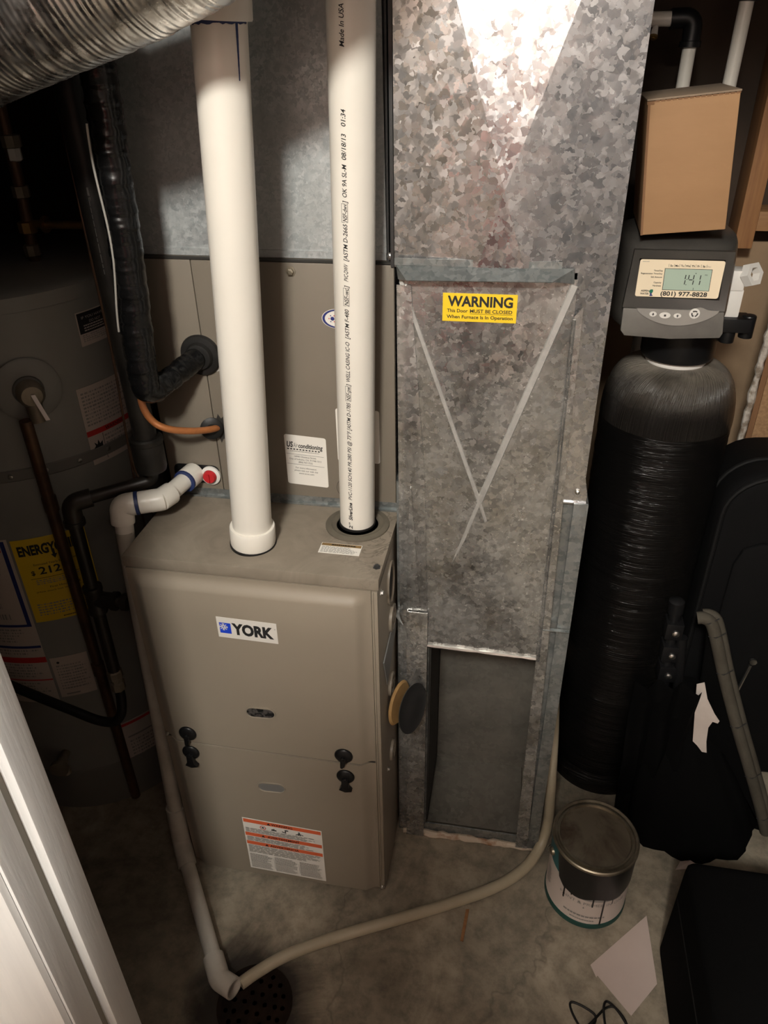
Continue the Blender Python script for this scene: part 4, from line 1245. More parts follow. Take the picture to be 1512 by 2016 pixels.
m = MB(); m.lathe([(0.010, 0), (0.0145, 0.002), (0.0145, 0.020), (0.011, 0.022), (0.011, 0.030), (0.015, 0.032), (0.015, 0.050), (0.0125, 0.053)], (-0.3372, 0.058, 0.452), (0, 0, 1), 8)
build('union', m, 'brass_dull', bp, angle=20)
m = MB(); m.tube(smooth_path([(-0.3372, 0.058, 0.455), (-0.336, 0.054, 0.425), (-0.340, 0.046, 0.392), (-0.358, 0.040, 0.372), (-0.395, 0.038, 0.374), (-0.45, 0.040, 0.392), (-0.52, 0.045, 0.412), (-0.60, 0.055, 0.430), (-0.68, 0.07, 0.44)], 8), 0.0100, 14)
build('flexible_hose', m, 'rubber', bp, label='black flexible connector hose')

# ================================================================== WATER HEATER
hx, hy, hr = -0.60, 0.345, 0.265
wh = thing('water_heater', 'grey cylindrical water heater with yellow energy label in the dark left corner', 'water heater', (hx, hy, 0))
m = MB(); m.lathe([(hr, 0.125), (hr, 1.195)], (hx, hy, 0), seg=72); build('jacket', m, 'heater', wh)
m = MB(); m.lathe([(hr - 0.012, 0.0), (hr + 0.004, 0.0), (hr + 0.004, 0.118), (hr, 0.126)], (hx, hy, 0), seg=72); build('base_skirt', m, 'heater_dark', wh)
m = MB(); m.lathe([(hr, 1.190), (hr + 0.003, 1.191), (hr + 0.003, 1.215), (hr - 0.006, 1.222), (0.0, 1.228)], (hx, hy, 0), seg=72); build('top_cap', m, 'heater', wh)
m = MB(); m.lathe([(hr + 0.0005, 0.893), (hr + 0.0025, 0.895), (hr + 0.0025, 0.914), (hr + 0.0005, 0.916)], (hx, hy, 0), seg=72); st_ = build('strap', m, 'heater_dark', wh)
for k in range(5):
    th = radians(-75 + 13 * k)
    mm = MB(); mm.lathe([(0.004, 0), (0.004, 0.003), (0, 0.004)], (hx + (hr + 0.002) * cos(th), hy + (hr + 0.002) * sin(th), 0.905), (cos(th), sin(th), 0), 8); build('rivet', mm, 'steel', st_)


def hlabel(name, ang0, ang1, z0, z1, mats, fn, lab=None):
    F = cyl_frame(hx, hy, hr + 0.0004, ang0, z0)
    w = radians(ang1 - ang0) * hr
    m = MB(); m.slab(F, 0, 0, w, z1 - z0, 0.0005, 0, nu=10)
    fn(m, F, w, z1 - z0)
    return build(name, m, mats, wh, fix=False, label=lab)


def f_energy(m, F, w, h):
    m.text(F, 'ENERGYGUIDE', 0.008, h - 0.036, size=0.021, width=w - 0.016, h=0.0010, mi=1, bold=0.045)
    m.poly(F, [(w * 0.50, h - 0.030), (w * 0.535, h - 0.030), (w * 0.535, h - 0.042), (w * 0.56, h - 0.042), (w * 0.518, h - 0.052), (w * 0.475, h - 0.042), (w * 0.50, h - 0.042)], 0.0011, 1)
    m.text(F, 'Estimated Yearly Energy Cost', w / 2, h - 0.062, size=0.005, width=w * 0.58, h=0.0009, mi=1, align='C')
    m.text(F, '$', 0.020, h - 0.083, size=0.010, h=0.0009, mi=1, bold=0.02)
    m.text(F, '212', 0.035, h - 0.083, size=0.0165, width=0.040, h=0.0009, mi=1, bold=0.02)
    m.rect(F, 0.016, h - 0.0925, w - 0.012, h - 0.0915, 0.0008, 1, 5)
    m.lines(F, 0.024, h - 0.108, w - 0.012, h - 0.095, 3, 2)
    m.text(F, 'First Hour Rating', w * 0.55, h - 0.118, size=0.005, width=w * 0.42, h=0.0009, mi=1, align='C')
    m.text(F, '(How much hot water you get)', w * 0.5, h - 0.126, size=0.004, width=w * 0.72, h=0.0009, mi=1, align='C')
    m.rect(F, w * 0.62, h - 0.141, w * 0.72, h - 0.129, 0.0008, 1, 2)
    m.lines(F, 0.012, 0.014, w - 0.014, 0.046, 5, 2)
    m.lines(F, w * 0.4, 0.004, w * 0.62, 0.009, 1, 1)


hlabel('energy_label', -70.2, -41.0, 0.572, 0.770, ['energy_yellow', 'ink', 'grey_ink'], f_energy, 'yellow energy guide label')


def f_notice(m, F, w, h):
    m.rect(F, w - 0.014, h * 0.505, w - 0.006, h - 0.004, 0.0007, 1); m.rect(F, 0, h * 0.50, w - 0.006, h * 0.515, 0.0007, 1, 6)
    m.rect(F, 0, h - 0.028, w - 0.016, h - 0.012, 0.0008, 2, 6)
    m.lines(F, 0.01, h * 0.53, w - 0.02, h - 0.032, 6, 3)
    m.lines(F, 0.01, h * 0.40, w - 0.008, h * 0.49, 5, 3); m.rect(F, 0, h * 0.365, w - 0.002, h * 0.38, 0.0007, 1, 6)
    m.lines(F, 0.01, h * 0.32, w - 0.008, h * 0.36, 2, 3); m.rect(F, 0, h * 0.27, w, h * 0.305, 0.0007, 2, 6)
    m.lines(F, 0.01, h * 0.17, w - 0.008, h * 0.265, 5, 3); m.rect(F, 0, h * 0.150, w, h * 0.158, 0.0007, 2, 6)
    m.lines(F, 0.01, h * 0.03, w - 0.008, h * 0.14, 6, 3)


hlabel('instruction_label', -112, -71.2, 0.352, 0.775, ['label_dim', 'navy', 'red', 'grey_ink'], f_notice)
hlabel('spec_label', -70.0, -54.0, 0.362, 0.474, ['label_dim', 'ink', 'grey_ink'],
       lambda m, F, w, h: (m.lines(F, 0.008, 0.02, w - 0.006, h - 0.02, 9, 2), m.ell(F, 0.014, h - 0.014, 0.003, 0.003, 0.0007, 1, 10), m.rect(F, 0.012, 0.006, 0.040, 0.010, 0.0008, 2)))


def f_black(m, F, w, h):
    m.rect(F, 0.002, h * 0.36, w - 0.002, h - 0.002, 0.0007, 1, 4)
    for i, t in enumerate(('IF YOU HAVE A', 'DO NOT')):
        m.text(F, t, w / 2, h - 0.013 - i * 0.0085, size=0.0045, width=min(w * 0.8, len(t) * 0.0045), h=0.001, mi=0, align='C')
    m.lines(F, 0.012, h * 0.40, w - 0.01, h * 0.62, 3, 0, h=0.001)
    m.lines(F, 0.006, 0.006, w - 0.01, h * 0.33, 4, 2)


hlabel('notice_label', -23.6, -6.5, 1.107, 1.167, ['label_dim', 'ink', 'grey_ink'], f_black)


def f_warn(m, F, w, h):
    m.lines(F, 0.006, h * 0.50, w - 0.005, h - 0.008, 10, 3)
    m.rect(F, 0.0, h * 0.38, w, h * 0.45, 0.0007, 2, 5); m.text(F, 'WARNING', w * 0.55, h * 0.392, size=0.007, h=0.001, mi=1, bold=0.01, align='C')
    m.poly(F, [(0.006, h * 0.20), (0.012, h * 0.24), (0.010, h * 0.29), (0.016, h * 0.25), (0.019, h * 0.31), (0.022, h * 0.25), (0.028, h * 0.28), (0.027, h * 0.21)], 0.0008, 1)
    m.lines(F, 0.034, h * 0.05, w - 0.005, h * 0.35, 6, 3); m.rect(F, 0.031, 0.004, 0.032, h * 0.37, 0.0007, 1)


hlabel('hazard_label', -30.5, -5.4, 0.883, 1.036, ['label_dim', 'ink', 'red', 'grey_ink'], f_warn)
hlabel('lower_label', -49.0, -20.0, 0.004, 0.240, ['label_dim', 'red', 'grey_ink'],
       lambda m, F, w, h: (m.rect(F, 0.01, h - 0.052, w - 0.005, h - 0.047, 0.0007, 2, 4), m.rect(F, 0.0, h - 0.012, w, h - 0.004, 0.0007, 1, 4), m.lines(F, 0.012, h * 0.35, w - 0.006, h - 0.06, 9, 2)))
th = radians(-47.5)
vp_ = Vector((hx + hr * cos(th), hy + hr * sin(th), 1.060)); nv = Vector((cos(th), sin(th), 0))
m = MB(); m.lathe([(0.0, 0.0005), (0.050, 0.0005), (0.056, 0.003), (0.052, 0.006), (0.026, 0.007), (0.0225, 0.001)], vp_, nv, 36); build('valve_escutcheon', m, 'heater', wh)
m = MB(); m.lathe([(0.018, 0), (0.018, 0.012), (0.0225, 0.014), (0.0225, 0.032), (0.017, 0.040), (0.0, 0.042)], vp_, nv, 20)
m.tube([vp_ + nv * 0.024, vp_ + nv * 0.024 + Vector((0.004, -0.002, -0.05))], 0.0135, 14)
rv = build('relief_valve', m, 'brass_dull', wh)
m = MB(); m.obox(vp_ + nv * 0.043 + Vector((-0.003, 0, 0.004)), Vector((0.006, 0.0035, 0)), nv * 0.003, Vector((0.020, -0.006, -0.042))); build('lever', m, 'steel', rv)
th = radians(-77)
dv = Vector((hx + hr * cos(th), hy + hr * sin(th), 0.19)); nd_ = Vector((cos(th), sin(th), 0))
m = MB(); m.lathe([(0.010, 0), (0.010, 0.025), (0.014, 0.026), (0.014, 0.040), (0.021, 0.041), (0.021, 0.050), (0.0, 0.052)], dv, nd_, 12)
m.tube([dv + nd_ * 0.03, dv + nd_ * 0.035 + Vector((0.01, 0, -0.028))], 0.010, 12); build('drain_valve', m, 'brass_dull', wh)

rp = thing('relief_pipe', 'tarnished copper discharge pipe running from the heater valve to the floor', 'pipe', (-0.424, 0.127, 0))
m = MB(); m.tube([(-0.424, 0.127, 0.012), (-0.421, 0.124, 0.5), (-0.4185, 0.118, 1.015)], 0.0110, 16); build('pipe', m, 'copper_dark', rp)
for z in (0.83, 0.42):
    m = MB(); m.lathe([(0.0110, 0), (0.0130, 0.001), (0.0130, 0.030), (0.0110, 0.031)], (-0.4205, 0.1225, z), (0, 0, 1), 16); build('coupling', m, 'copper_dark', rp)

wp = thing('water_pipes', 'dim brass water pipes and fittings above the water heater', 'pipe', (-0.49, 0.36, 1.226))
m = MB(); m.tube([(-0.4900, 0.36, 1.226), (-0.4800, 0.355, 1.36), (-0.476, 0.35, 1.95)], 0.0105, 14); build('riser', m, 'copper_dark', wp)
for z, r, mt in ((1.245, 0.0145, 'brass_dull'), (1.285, 0.0165, 'brass'), (1.345, 0.015, 'brass_dull'), (1.405, 0.0135, 'white_plastic'), (1.425, 0.0165, 'brass_dull')):
    x = -0.490 + (z - 1.226) * 0.07
    m = MB(); m.lathe([(0.0105, 0), (r, 0.002), (r, 0.020), (0.0105, 0.022)], (x, 0.357, z - 0.011), (0, 0, 1), 8); build('fitting', m, mt, wp, angle=20)
m = MB(); m.tube([(-0.486, 0.357, 1.290), (-0.371, 0.36, 1.290)], 0.0075, 12); m.lathe([(0.0075, 0), (0.0150, 0), (0.0150, 0.004), (0.0075, 0.004)], (-0.452, 0.358, 1.290), (1, 0, 0), 16); build('branch', m, 'brass', wp)
m = MB(); m.tube([(-0.405, 0.44, 1.226), (-0.40, 0.44, 1.95)], 0.008, 12); build('riser', m, 'brass_dull', wp)

# ================================================================== CONDENSATE DRAIN (white pvc)
cd = thing('condensate_drain', 'grimy white drain pipe from coil cabinet down past the furnace to the floor drain', 'pipe', (-0.245, 0.05, 0))
J = -0.249
path = fillet([(-0.1660, YC + 0.003, 0.8870), (-0.1850, 0.108, 0.885), (J, 0.078, 0.884), (-0.2500, 0.072, 0.83)], 0.022, 7)
m = MB(); m.tube(path, 0.0158, 20); build('upper_run', m, 'pvc', cd)
for (p, q, r) in (((-0.1660, 0.204, 0.887), (-0.1715, 0.172, 0.8865), 0.0208), ((-0.1790, 0.130, 0.8858), (-0.1890, 0.103, 0.8848), 0.0200), ((-0.2020, 0.100, 0.8848), (-0.222, 0.0905, 0.8845), 0.0200)):
    m = MB(); m.tube([p, q], r, 20); build('fitting', m, 'pvc', cd, bevel=0.0012)
m = MB(); m.tube(fillet([(-0.228, 0.0880, 0.8844), (J, 0.078, 0.884), (-0.2500, 0.073, 0.852)], 0.022, 7), 0.0205, 20); build('elbow', m, 'pvc', cd)
m = MB(); m.tube(fillet([(-0.1865, 0.108, 0.885), (-0.1895, 0.1055, 0.8849), (-0.2045, 0.0985, 0.8848)], 0.02, 6), 0.0203, 20); build('elbow', m, 'pvc', cd)
for p, q in (((-0.1712, 0.174, 0.8866), (-0.1718, 0.170, 0.8864)), ((-0.2225, 0.0903, 0.8845), (-0.2275, 0.0880, 0.8845))):
    m = MB(); m.tube([p, q], 0.0211, 20); build('primer_band', m, 'primer', cd)
m = MB(); m.tube([(-0.2500, 0.072, 0.835), (-0.2440, 0.005, 0.125)], 0.0158, 20); build('vertical_pipe', m, 'pvc_grey', cd)
m = MB(); m.tube(fillet([(-0.2443, 0.009, 0.165), (-0.2435, 0.000, 0.062), (-0.2140, -0.0445, 0.042)], 0.03, 6), 0.0200, 20); build('elbow', m, 'pvc_grey', cd)
m = MB(); m.tube([(-0.2250, -0.028, 0.046), (-0.0760, -0.2330, 0.0215)], 0.0158, 20)
F = None
build('floor_pipe', m, 'pvc_grey', cd)
ax = (Vector((-0.0760, -0.2330, 0.0215)) - Vector((-0.2250, -0.028, 0.046))).normalized()
e0 = Vector((-0.0930, -0.2096, 0.0243))
ex_ = Vector((0.93, -0.36, 0.10)).normalized()
pp = fillet([e0, Vector((-0.0660, -0.2468, 0.0225)), Vector((-0.0660, -0.2468, 0.0225)) + ex_ * 0.038], 0.02, 6)
m = MB(); m.tube(pp, 0.0205, 24, caps=False)
inner = MB(); inner.tube(pp[::-1], 0.0172, 24, caps=False)
m.add(inner.v, inner.f)
n_ = len(pp)
m.add([m.v[(n_ - 1) * 24 + k] for k in range(24)] + [pp[-1] + (m.v[(n_ - 1) * 24 + k] - pp[-1]) * (0.0172 / 0.0205) for k in range(24)], [(k, (k + 1) % 24, 24 + (k + 1) % 24, 24 + k) for k in range(24)])
build('end_elbow', m, 'pvc_grey', cd, fix=False, label='open elbow at the floor drain')

# ================================================================== FLOOR DRAIN
dr = thing('floor_drain', 'rusty round floor drain grate at the end of the white pipe', 'drain', (0.010, -0.268, 0))
m = MB(); m.lathe([(0.062, 0.0), (0.072, 0.0), (0.072, 0.003), (0.062, 0.003)], (0.010, -0.268, 0), seg=40, closed=True); build('rim', m, 'rust', dr)
m = MB(); m.lathe([(0.062, 0.0005), (0.062, 0.002), (0.0, 0.002)], (0.010, -0.268, 0), seg=40); build('grate', m, 'rust', dr)
m = MB()
for rr_, nn in ((0.0, 1), (0.020, 6), (0.040, 12), (0.055, 16)):
    for k in range(nn):
        th = 2 * pi * k / nn
        m.lathe([(0.0045, 0.0024), (0.0, 0.0024)], (0.010 + rr_ * cos(th), -0.268 + rr_ * sin(th), 0), seg=10)
build('holes', m, 'dark_seam', dr, fix=False)

# ================================================================== HOSE
m = MB()
m.tube(smooth_path([(-0.0250, -0.2440, 0.014), (0.0000, -0.2170, 0.013), (0.0430, -0.1800, 0.0125), (0.1050, -0.1420, 0.0125), (0.1730, -0.1070, 0.0125), (0.2700, -0.0600, 0.0125), (0.3730, -0.0080, 0.0125), (0.4550, 0.0400, 0.0125), (0.5120, 0.0900, 0.016), (0.5450, 0.1420, 0.030), (0.5560, 0.172, 0.075), (0.5550, 0.190, 0.13), (0.5520, 0.215, 0.20), (0.5500, 0.27, 0.27), (0.5500, 0.40, 0.31), (0.5510, 0.56, 0.33), (0.58, 0.66, 0.34)], 9), 0.0118, 18)
single('drain_hose', m, 'vinyl', 'beige vinyl hose snaking across the floor from the drain to the duct corner', 'hose')

# ================================================================== WATER SOFTENER
tx, ty, tr = 0.690, 0.450, 0.1190
so = thing('water_softener', 'black water softener tank with a dark grey control head and digital display', 'water softener', (tx, ty, 0))
prof = [(tr - 0.01, 0.0), (tr + 0.006, 0.0), (tr + 0.006, 0.05), (tr, 0.056)]
random.seed(5)
z = 0.06
while z < 0.955:
    prof.append((tr + random.uniform(-0.0007, 0.0008), z)); z += 0.006
m = MB(); m.lathe(prof, (tx, ty, 0), seg=64); build('tank', m, 'softener', so, fix=False, angle=60)
dome = []
for k in range(19):
    t = k / 18 * pi / 2
    dome.append((0.044 + (tr + 0.0008 - 0.044) * cos(t) ** 0.62 if k < 18 else 0.044, 0.950 + 0.108 * sin(t) ** 0.88 if k else 0.950))
m = MB(); m.lathe(dome, (tx, ty, 0), seg=64)
build('dome', m, 'dome', so, fix=False, angle=60)
m = MB(); m.lathe([(0.044, 1.055), (0.052, 1.057), (0.0535, 1.062), (0.052, 1.067), (0.045, 1.068)], (tx, ty, 0), seg=40); build('neck_ring', m, 'white_plastic', so, label='white ring round the neck')
m = MB(); m.lathe([(0.047, 1.066), (0.061, 1.069), (0.064, 1.076), (0.064, 1.138)], (tx, ty, 0), seg=40); build('neck_collar', m, 'black_plastic', so)


def rring(cx, hw, yf, ybk, z, n=7, p=3.6, bow=0.0):
    pts = []
    cy = (yf + ybk) / 2; hd = (ybk - yf) / 2
    N = 48
    for k in range(N):
        t = 2 * pi * k / N
        c, s_ = cos(t), sin(t)
        x = hw * (abs(c) ** (2 / p)) * (1 if c >= 0 else -1)
        y = hd * (abs(s_) ** (2 / p)) * (1 if s_ >= 0 else -1)
        pts.append(Vector((cx + x, cy + y, z - bow * (1 - (x / hw) ** 2))))
    return pts


HCX = 0.6505
rings = []
for z, hw, yf, yb_, bow in ((1.146, 0.070, 0.375, 0.540, 0.010), (1.142, 0.086, 0.352, 0.555, 0.010), (1.150, 0.0935, 0.342, 0.560, 0.008), (1.170, 0.0960, 0.3385, 0.562, 0.002),
                            (1.235, 0.0940, 0.3420, 0.562, 0), (1.268, 0.0920, 0.3440, 0.560, 0), (1.2775, 0.0905, 0.3520, 0.558, 0), (1.284, 0.087, 0.370, 0.550, 0), (1.288, 0.078, 0.392, 0.540, 0), (1.2895, 0.05, 0.43, 0.51, 0)):
    rings.append(rring(HCX + (yf - 0.34) * 0.12, hw, yf, yb_, z, bow=bow))
m = MB(); m.loft(rings)
hd = build('control_head', m, 'head', so, fix=True, angle=45)
# front fascia: recessed frame, lower grey shelf
FF = lambda u, v, h=0.0: Vector((u, 0.3375 - h, v))
m = MB()
o_ = [(0.5735, 1.2755), (0.7230, 1.2755), (0.7260, 1.1835), (0.5680, 1.1850)]
i_ = [(0.5835, 1.2615), (0.7120, 1.2620), (0.7155, 1.1995), (0.5885, 1.2010)]
m.add([FF(u, v, 0.006) for u, v in o_] + [FF(u, v, 0.0005) for u, v in i_] + [FF(u, v, -0.004) for u, v in o_], [(0, 4, 5, 1), (1, 5, 6, 2), (2, 6, 7, 3), (3, 7, 4, 0), (0, 1, 9, 8), (1, 2, 10, 9), (2, 3, 11, 10), (3, 0, 8, 11)])
build('bezel', m, 'head', hd, fix=False)
m = MB()
m.prism([FF(0.5690, 1.1840, 0.0), FF(0.7255, 1.1825, 0.0), FF(0.7300, 1.1480, 0.0), FF(0.7270, 1.1405, 0.0), FF(0.650, 1.1355, 0), FF(0.5770, 1.1385, 0.0), FF(0.5700, 1.1470, 0.0)], (0, -0.0085, 0))
build('lower_fascia', m, 'head_face', hd, bevel=0.002)
m = MB()
m.slab(lambda u, v, h=0.0: FF(u, v, h + 0.0008), 0.5850, 1.2020, 0.7125, 1.2605, 0.0006, 0, rc=0.0035)
LW = 0.127
B = lambda u, v, h=0.0: FF(0.5850 + u + (0.0022 if True else 0) * (1 - v / 0.0585), 1.2020 + v, h + 0.0016)
m.rect(B, 0.0385, 0.0115, 0.1100, 0.0455, 0.0002, 2); m.rect(B, 0.0393, 0.0122, 0.1092, 0.0448, 0.0004, 1)
for i, t in enumerate(('Su', 'Mo', 'Tu', 'We', 'Th', 'Fr', 'Sa')):
    m.text(B, t, 0.0480 + 0.0081 * i, 0.0485, size=0.0029, h=0.0005, mi=2, bold=0.02, align='C')
    m.rect(B, 0.0437 + 0.0081 * i, 0.0478, 0.0441 + 0.0081 * i, 0.0525, 0.0005, 2)
m.rect(B, 0.1004, 0.0478, 0.1008, 0.0525, 0.0005, 2); m.text(B, 'Days', 0.1015, 0.0487, size=0.0020, h=0.0005, mi=3)
for t, v in (('Time/Day', 0.0405), ('Regeneration Time/Day', 0.0358), ('Salt Amount', 0.0305), ('Capacity', 0.0220), ('Hardness', 0.0170)):
    m.text(B, t, 0.0360, v, size=0.0024, h=0.0005, mi=2, align='R', bold=0.01)
m.text(B, '(801) 977-8828', 0.0370, 0.0028, size=0.0068, width=0.0710, h=0.0005, mi=2, bold=0.022)
m.text(B, 'ASPEN', 0.0062, 0.0082, size=0.0028, width=0.0125, h=0.0005, mi=2, bold=0.02); m.text(B, 'WATER', 0.0055, 0.0036, size=0.0028, width=0.0132, h=0.0005, mi=2, bold=0.02)
m.poly(B, [(0.0195, 0.0072), (0.0190, 0.0095), (0.0210, 0.0118), (0.0245, 0.0120), (0.0252, 0.0092), (0.0240, 0.0066), (0.0215, 0.0060)], 0.0005, 4)
m.poly(B, [(0.0200, 0.0062), (0.0240, 0.0064), (0.0230, 0.0045), (0.0255, 0.0022), (0.0225, 0.0012), (0.0200, 0.0020), (0.0212, 0.0042)], 0.0005, 5)
m.lines(B, 0.0035, 0.0545, 0.0140, 0.0560, 1, 3, ragged=False)
# seven segment time
def seg(u, v, which, hgt=0.0150, wd=0.0075):
    t = 0.0014
    S = {'a': (0, hgt, wd, hgt), 'g': (0, hgt / 2, wd, hgt / 2), 'd': (0, 0, wd, 0)}
    for k in which:
        if k in S: x0, y0_, x1, y1_ = S[k]; m.rect(B, u + x0 + 0.001, v + y0_ - t / 2, u + x1 - 0.001, v + y1_ + t / 2, 0.0006, 2)
        else:
            x = {'f': 0, 'e': 0, 'b': wd, 'c': wd}[k]; yy = hgt / 2 if k in 'fb' else 0
            m.poly(B, [(u + x - t / 2, v + yy + 0.0008), (u + x + t / 2, v + yy + 0.0008), (u + x + t / 2 + 0.0006, v + yy + hgt / 2 - 0.0008), (u + x - t / 2 + 0.0006, v + yy + hgt / 2 - 0.0008)], 0.0006, 2)
seg(0.0635, 0.0205, 'bc', 0.0165); seg(0.0760, 0.0205, 'fgbc', 0.0165); seg(0.0860, 0.0205, 'bc', 0.0165)
m.ell(B, 0.0735, 0.0210, 0.0007, 0.0007, 0.0006, 2, 8); m.ell(B, 0.0738, 0.0295, 0.0007, 0.0007, 0.0006, 2, 8)
m.ell(B, 0.0862, 0.0388, 0.0008, 0.0008, 0.0006, 2, 8); m.rect(B, 0.0852, 0.0125, 0.0858, 0.0165, 0.0006, 2)
m.text(B, 'PM', 0.1000, 0.0355, size=0.0022, h=0.0006, mi=2)
build('display', m, ['cream', 'lcd', 'ink', 'grey_ink', 'green', 'navy'], hd, fix=False, label='cream label round a grey green clock display')
# key pad
KF = lambda u, v, h=0.0: FF(u, v, 0.0085 + h)
pad = []
for k in range(40):
    t = k / 39
    pad.append((0.5900 + 0.1270 * t, 1.1850 + (0.003 * math.exp(-((t - 0.77) / 0.075) ** 2) * 1.6)))
for k in range(1, 40):
    t = 1 - k / 40
    pad.append((0.5900 + 0.1270 * t, 1.1850 - 0.0260 * (sin(pi * t) ** 0.65)))
m = MB(); n_ = len(pad)
m.add([KF(u, v, 0.0022) for u, v in pad] + [KF(u, v, -0.001) for u, v in pad], [tuple(range(n_))] + [(i, n_ + i, n_ + (i + 1) % n_, (i + 1) % n_) for i in range(n_)])
kp = build('key_pad', m, 'head_pad', hd, fix=False)


def button(u, v, ru, rv_, ic):
    m = MB(); n = 26
    top = [KF(u + ru * cos(2 * pi * k / n), v + rv_ * sin(2 * pi * k / n), 0.0034) for k in range(n)]
    bot = [KF(u + ru * 1.05 * cos(2 * pi * k / n), v + rv_ * 1.05 * sin(2 * pi * k / n), 0.0020) for k in range(n)]
    m.add(top + bot, [tuple(range(n))] + [(i, n + i, n + (i + 1) % n, (i + 1) % n) for i in range(n)], 0)
    h = 0.0038
    q = 0.0022
    if ic == 'sq': m.rect(KF, u - q * .75, v - q * .75, u + q * .75, v + q * .75, h, 1)
    if ic in ('dn', 'up'):
        sgn = 1 if ic == 'up' else -1
        m.poly(KF, [(u - q, v), (u, v + sgn * q * 1.1), (u + q, v)], h, 1); m.rect(KF, u - q * .45, v - (q * .9 if sgn > 0 else 0), u + q * .45, v + (0 if sgn > 0 else q * .9), h, 1)
    if ic == 're':
        for k in range(3):
            a0 = radians(90 + 120 * k)
            arc = [(a0 - 0.85 + 1.25 * i / 6) for i in range(7)]
            pts = [(u + 0.0052 * cos(a) , v + 0.0052 * sin(a)) for a in arc] + [(u + 0.0032 * cos(a), v + 0.0032 * sin(a)) for a in arc[::-1]]
            m.poly(KF, pts, h, 1)
            a = arc[-1]; c_ = (u + 0.0042 * cos(a), v + 0.0042 * sin(a)); tx_, ty_ = -sin(a), cos(a)
            m.poly(KF, [(c_[0] + 0.0019 * cos(a), c_[1] + 0.0019 * sin(a)), (c_[0] + 0.0023 * tx_, c_[1] + 0.0023 * ty_), (c_[0] - 0.0019 * cos(a), c_[1] - 0.0019 * sin(a))], h, 1)
    build('button', m, ['white_plastic', 'dark_metal'], kp, fix=False)


button(0.6165, 1.1770, 0.0056, 0.0040, 'dn'); button(0.6352, 1.1755, 0.0085, 0.0048, 'sq'); button(0.6545, 1.1755, 0.0058, 0.0038, 'up'); button(0.6800, 1.1800, 0.0080, 0.0080, 're')
# white elbow fitting and valve body behind the head
m = MB(); m.box((0.7480, 0.440, 1.142), (0.7780, 0.475, 1.190)); m.box((0.7500, 0.438, 1.188), (0.7760, 0.474, 1.222)); build('bypass_fitting', m, 'white_plastic', so, bevel=0.003)
m = MB(); m.lathe([(0.012, 0), (0.0205, 0), (0.0205, 0.014), (0.012, 0.014)], (0.7800, 0.448, 1.213), (0.6, -0.72, 0.35), 6, closed=True); build('hex_nut', m, 'white_plastic', so, angle=20)
m = MB(); m.box((0.7300, 0.430, 1.118), (0.8000, 0.475, 1.142)); m.lathe([(0.012, -0.020), (0.012, 0.018), (0.010, 0.020), (0.0, 0.020)], (0.7990, 0.450, 1.125), (0, 0, 1), 16); m.lathe([(0.013, -0.015), (0.013, 0.012)], (0.7680, 0.446, 1.112), (0, 0, 1), 14)
build('valve_body', m, 'black_plastic', so, bevel=0.002)

# ================================================================== CARDBOARD BOX on the head
q0 = Vector((0.5800, 0.345, 1.2945)); yaw, roll = -0.043, 0.099
u_ = Vector((cos(yaw) * cos(roll), sin(yaw) * cos(roll), sin(roll))); n_ = Vector((-sin(yaw), cos(yaw), 0)); w_ = u_.cross(n_)
cb = thing('cardboard_box', 'small brown cardboard carton balanced tilted on the softener control head', 'box', q0)
m = MB(); m.obox(q0, u_ * 0.1232, n_ * 0.19, w_ * 0.1845); build('carton', m, 'cardboard', cb, bevel=0.0015)
m = MB()
t0 = q0 + w_ * 0.1852
m.obox(t0 - u_ * 0.0015 - n_ * 0.001, u_ * 0.1262, n_ * 0.192, w_ * 0.0028)
build('lid_flap', m, 'cardboard_top', cb, bevel=0.001)
m = MB()
for k in range(15):
    m.obox(t0 + u_ * (0.010 + 0.0077 * k) - n_ * 0.0006 - w_ * 0.0022, u_ * 0.0058, n_ * 0.002, w_ * 0.0020)
m.obox(t0 - u_ * 0.0012 - n_ * 0.0013 - w_ * 0.0045, u_ * 0.010, n_ * 0.003, w_ * 0.004)
build('corrugated_edge', m, 'cardboard_edge', cb)
m = MB(); m.obox(q0 - n_ * 0.0007 + u_ * 0.0, u_ * 0.0035, n_ * 0.001, w_ * 0.184); build('glued_seam', m, 'cardboard_edge', cb)

# ================================================================== PIPES, BOARD AND WHITE BOX behind
up_ = thing('branch_pipe', 'dim white pipe with black elbow rising behind the cardboard carton', 'pipe', (0.672, 0.80, 0.0))
m = MB(); m.tube([(0.668, 0.80, 0.0), (0.678, 0.80, 1.560)], 0.0125, 16); build('vertical_pipe', m, 'pvc', up_)
m = MB(); m.tube([(0.50, 0.80, 1.590), (0.650, 0.80, 1.588)], 0.0125, 16); build('horizontal_pipe', m, 'pvc', up_)
m = MB(); m.tube(fillet([(0.636, 0.80, 1.588), (0.678, 0.80, 1.590), (0.678, 0.80, 1.545)], 0.02, 6), 0.0170, 18)
m.lathe([(0.017, 0), (0.0195, 0.001), (0.0195, 0.010), (0.017, 0.011)], (0.678, 0.80, 1.542), (0, 0, 1), 18); build('elbow', m, 'black_plastic', up_)
u2 = thing('riser_pipe', 'white pipe slanting up to the right of the elbowed one, against the dark stud bay', 'pipe', (0.75, 0.80, 0.0))
m = MB(); m.tube([(0.738, 0.80, 0.0), (0.764, 0.80, 1.615)], 0.0130, 16); build('pipe', m, 'pvc', u2)
m = MB(); m.lathe([(0.013, 0), (0.018, 0.001), (0.018, 0.05), (0.013, 0.051)], (0.7645, 0.80, 1.612), (0.04, 0, 1), 18); build('coupling', m, 'black_plastic', u2)
m = MB(); m.tube([(0.612, 0.80, 1.582), (0.6085, 0.79, 1.562)], [0.004, 0.0075], 12); m.lathe([(0.0078, 0), (0.0078, 0.004), (0.004, 0.0045), (0.004, 0.006), (0, 0.006)], (0.6085, 0.789, 1.562), (-0.1, -0.45, -0.88), 12, 1)
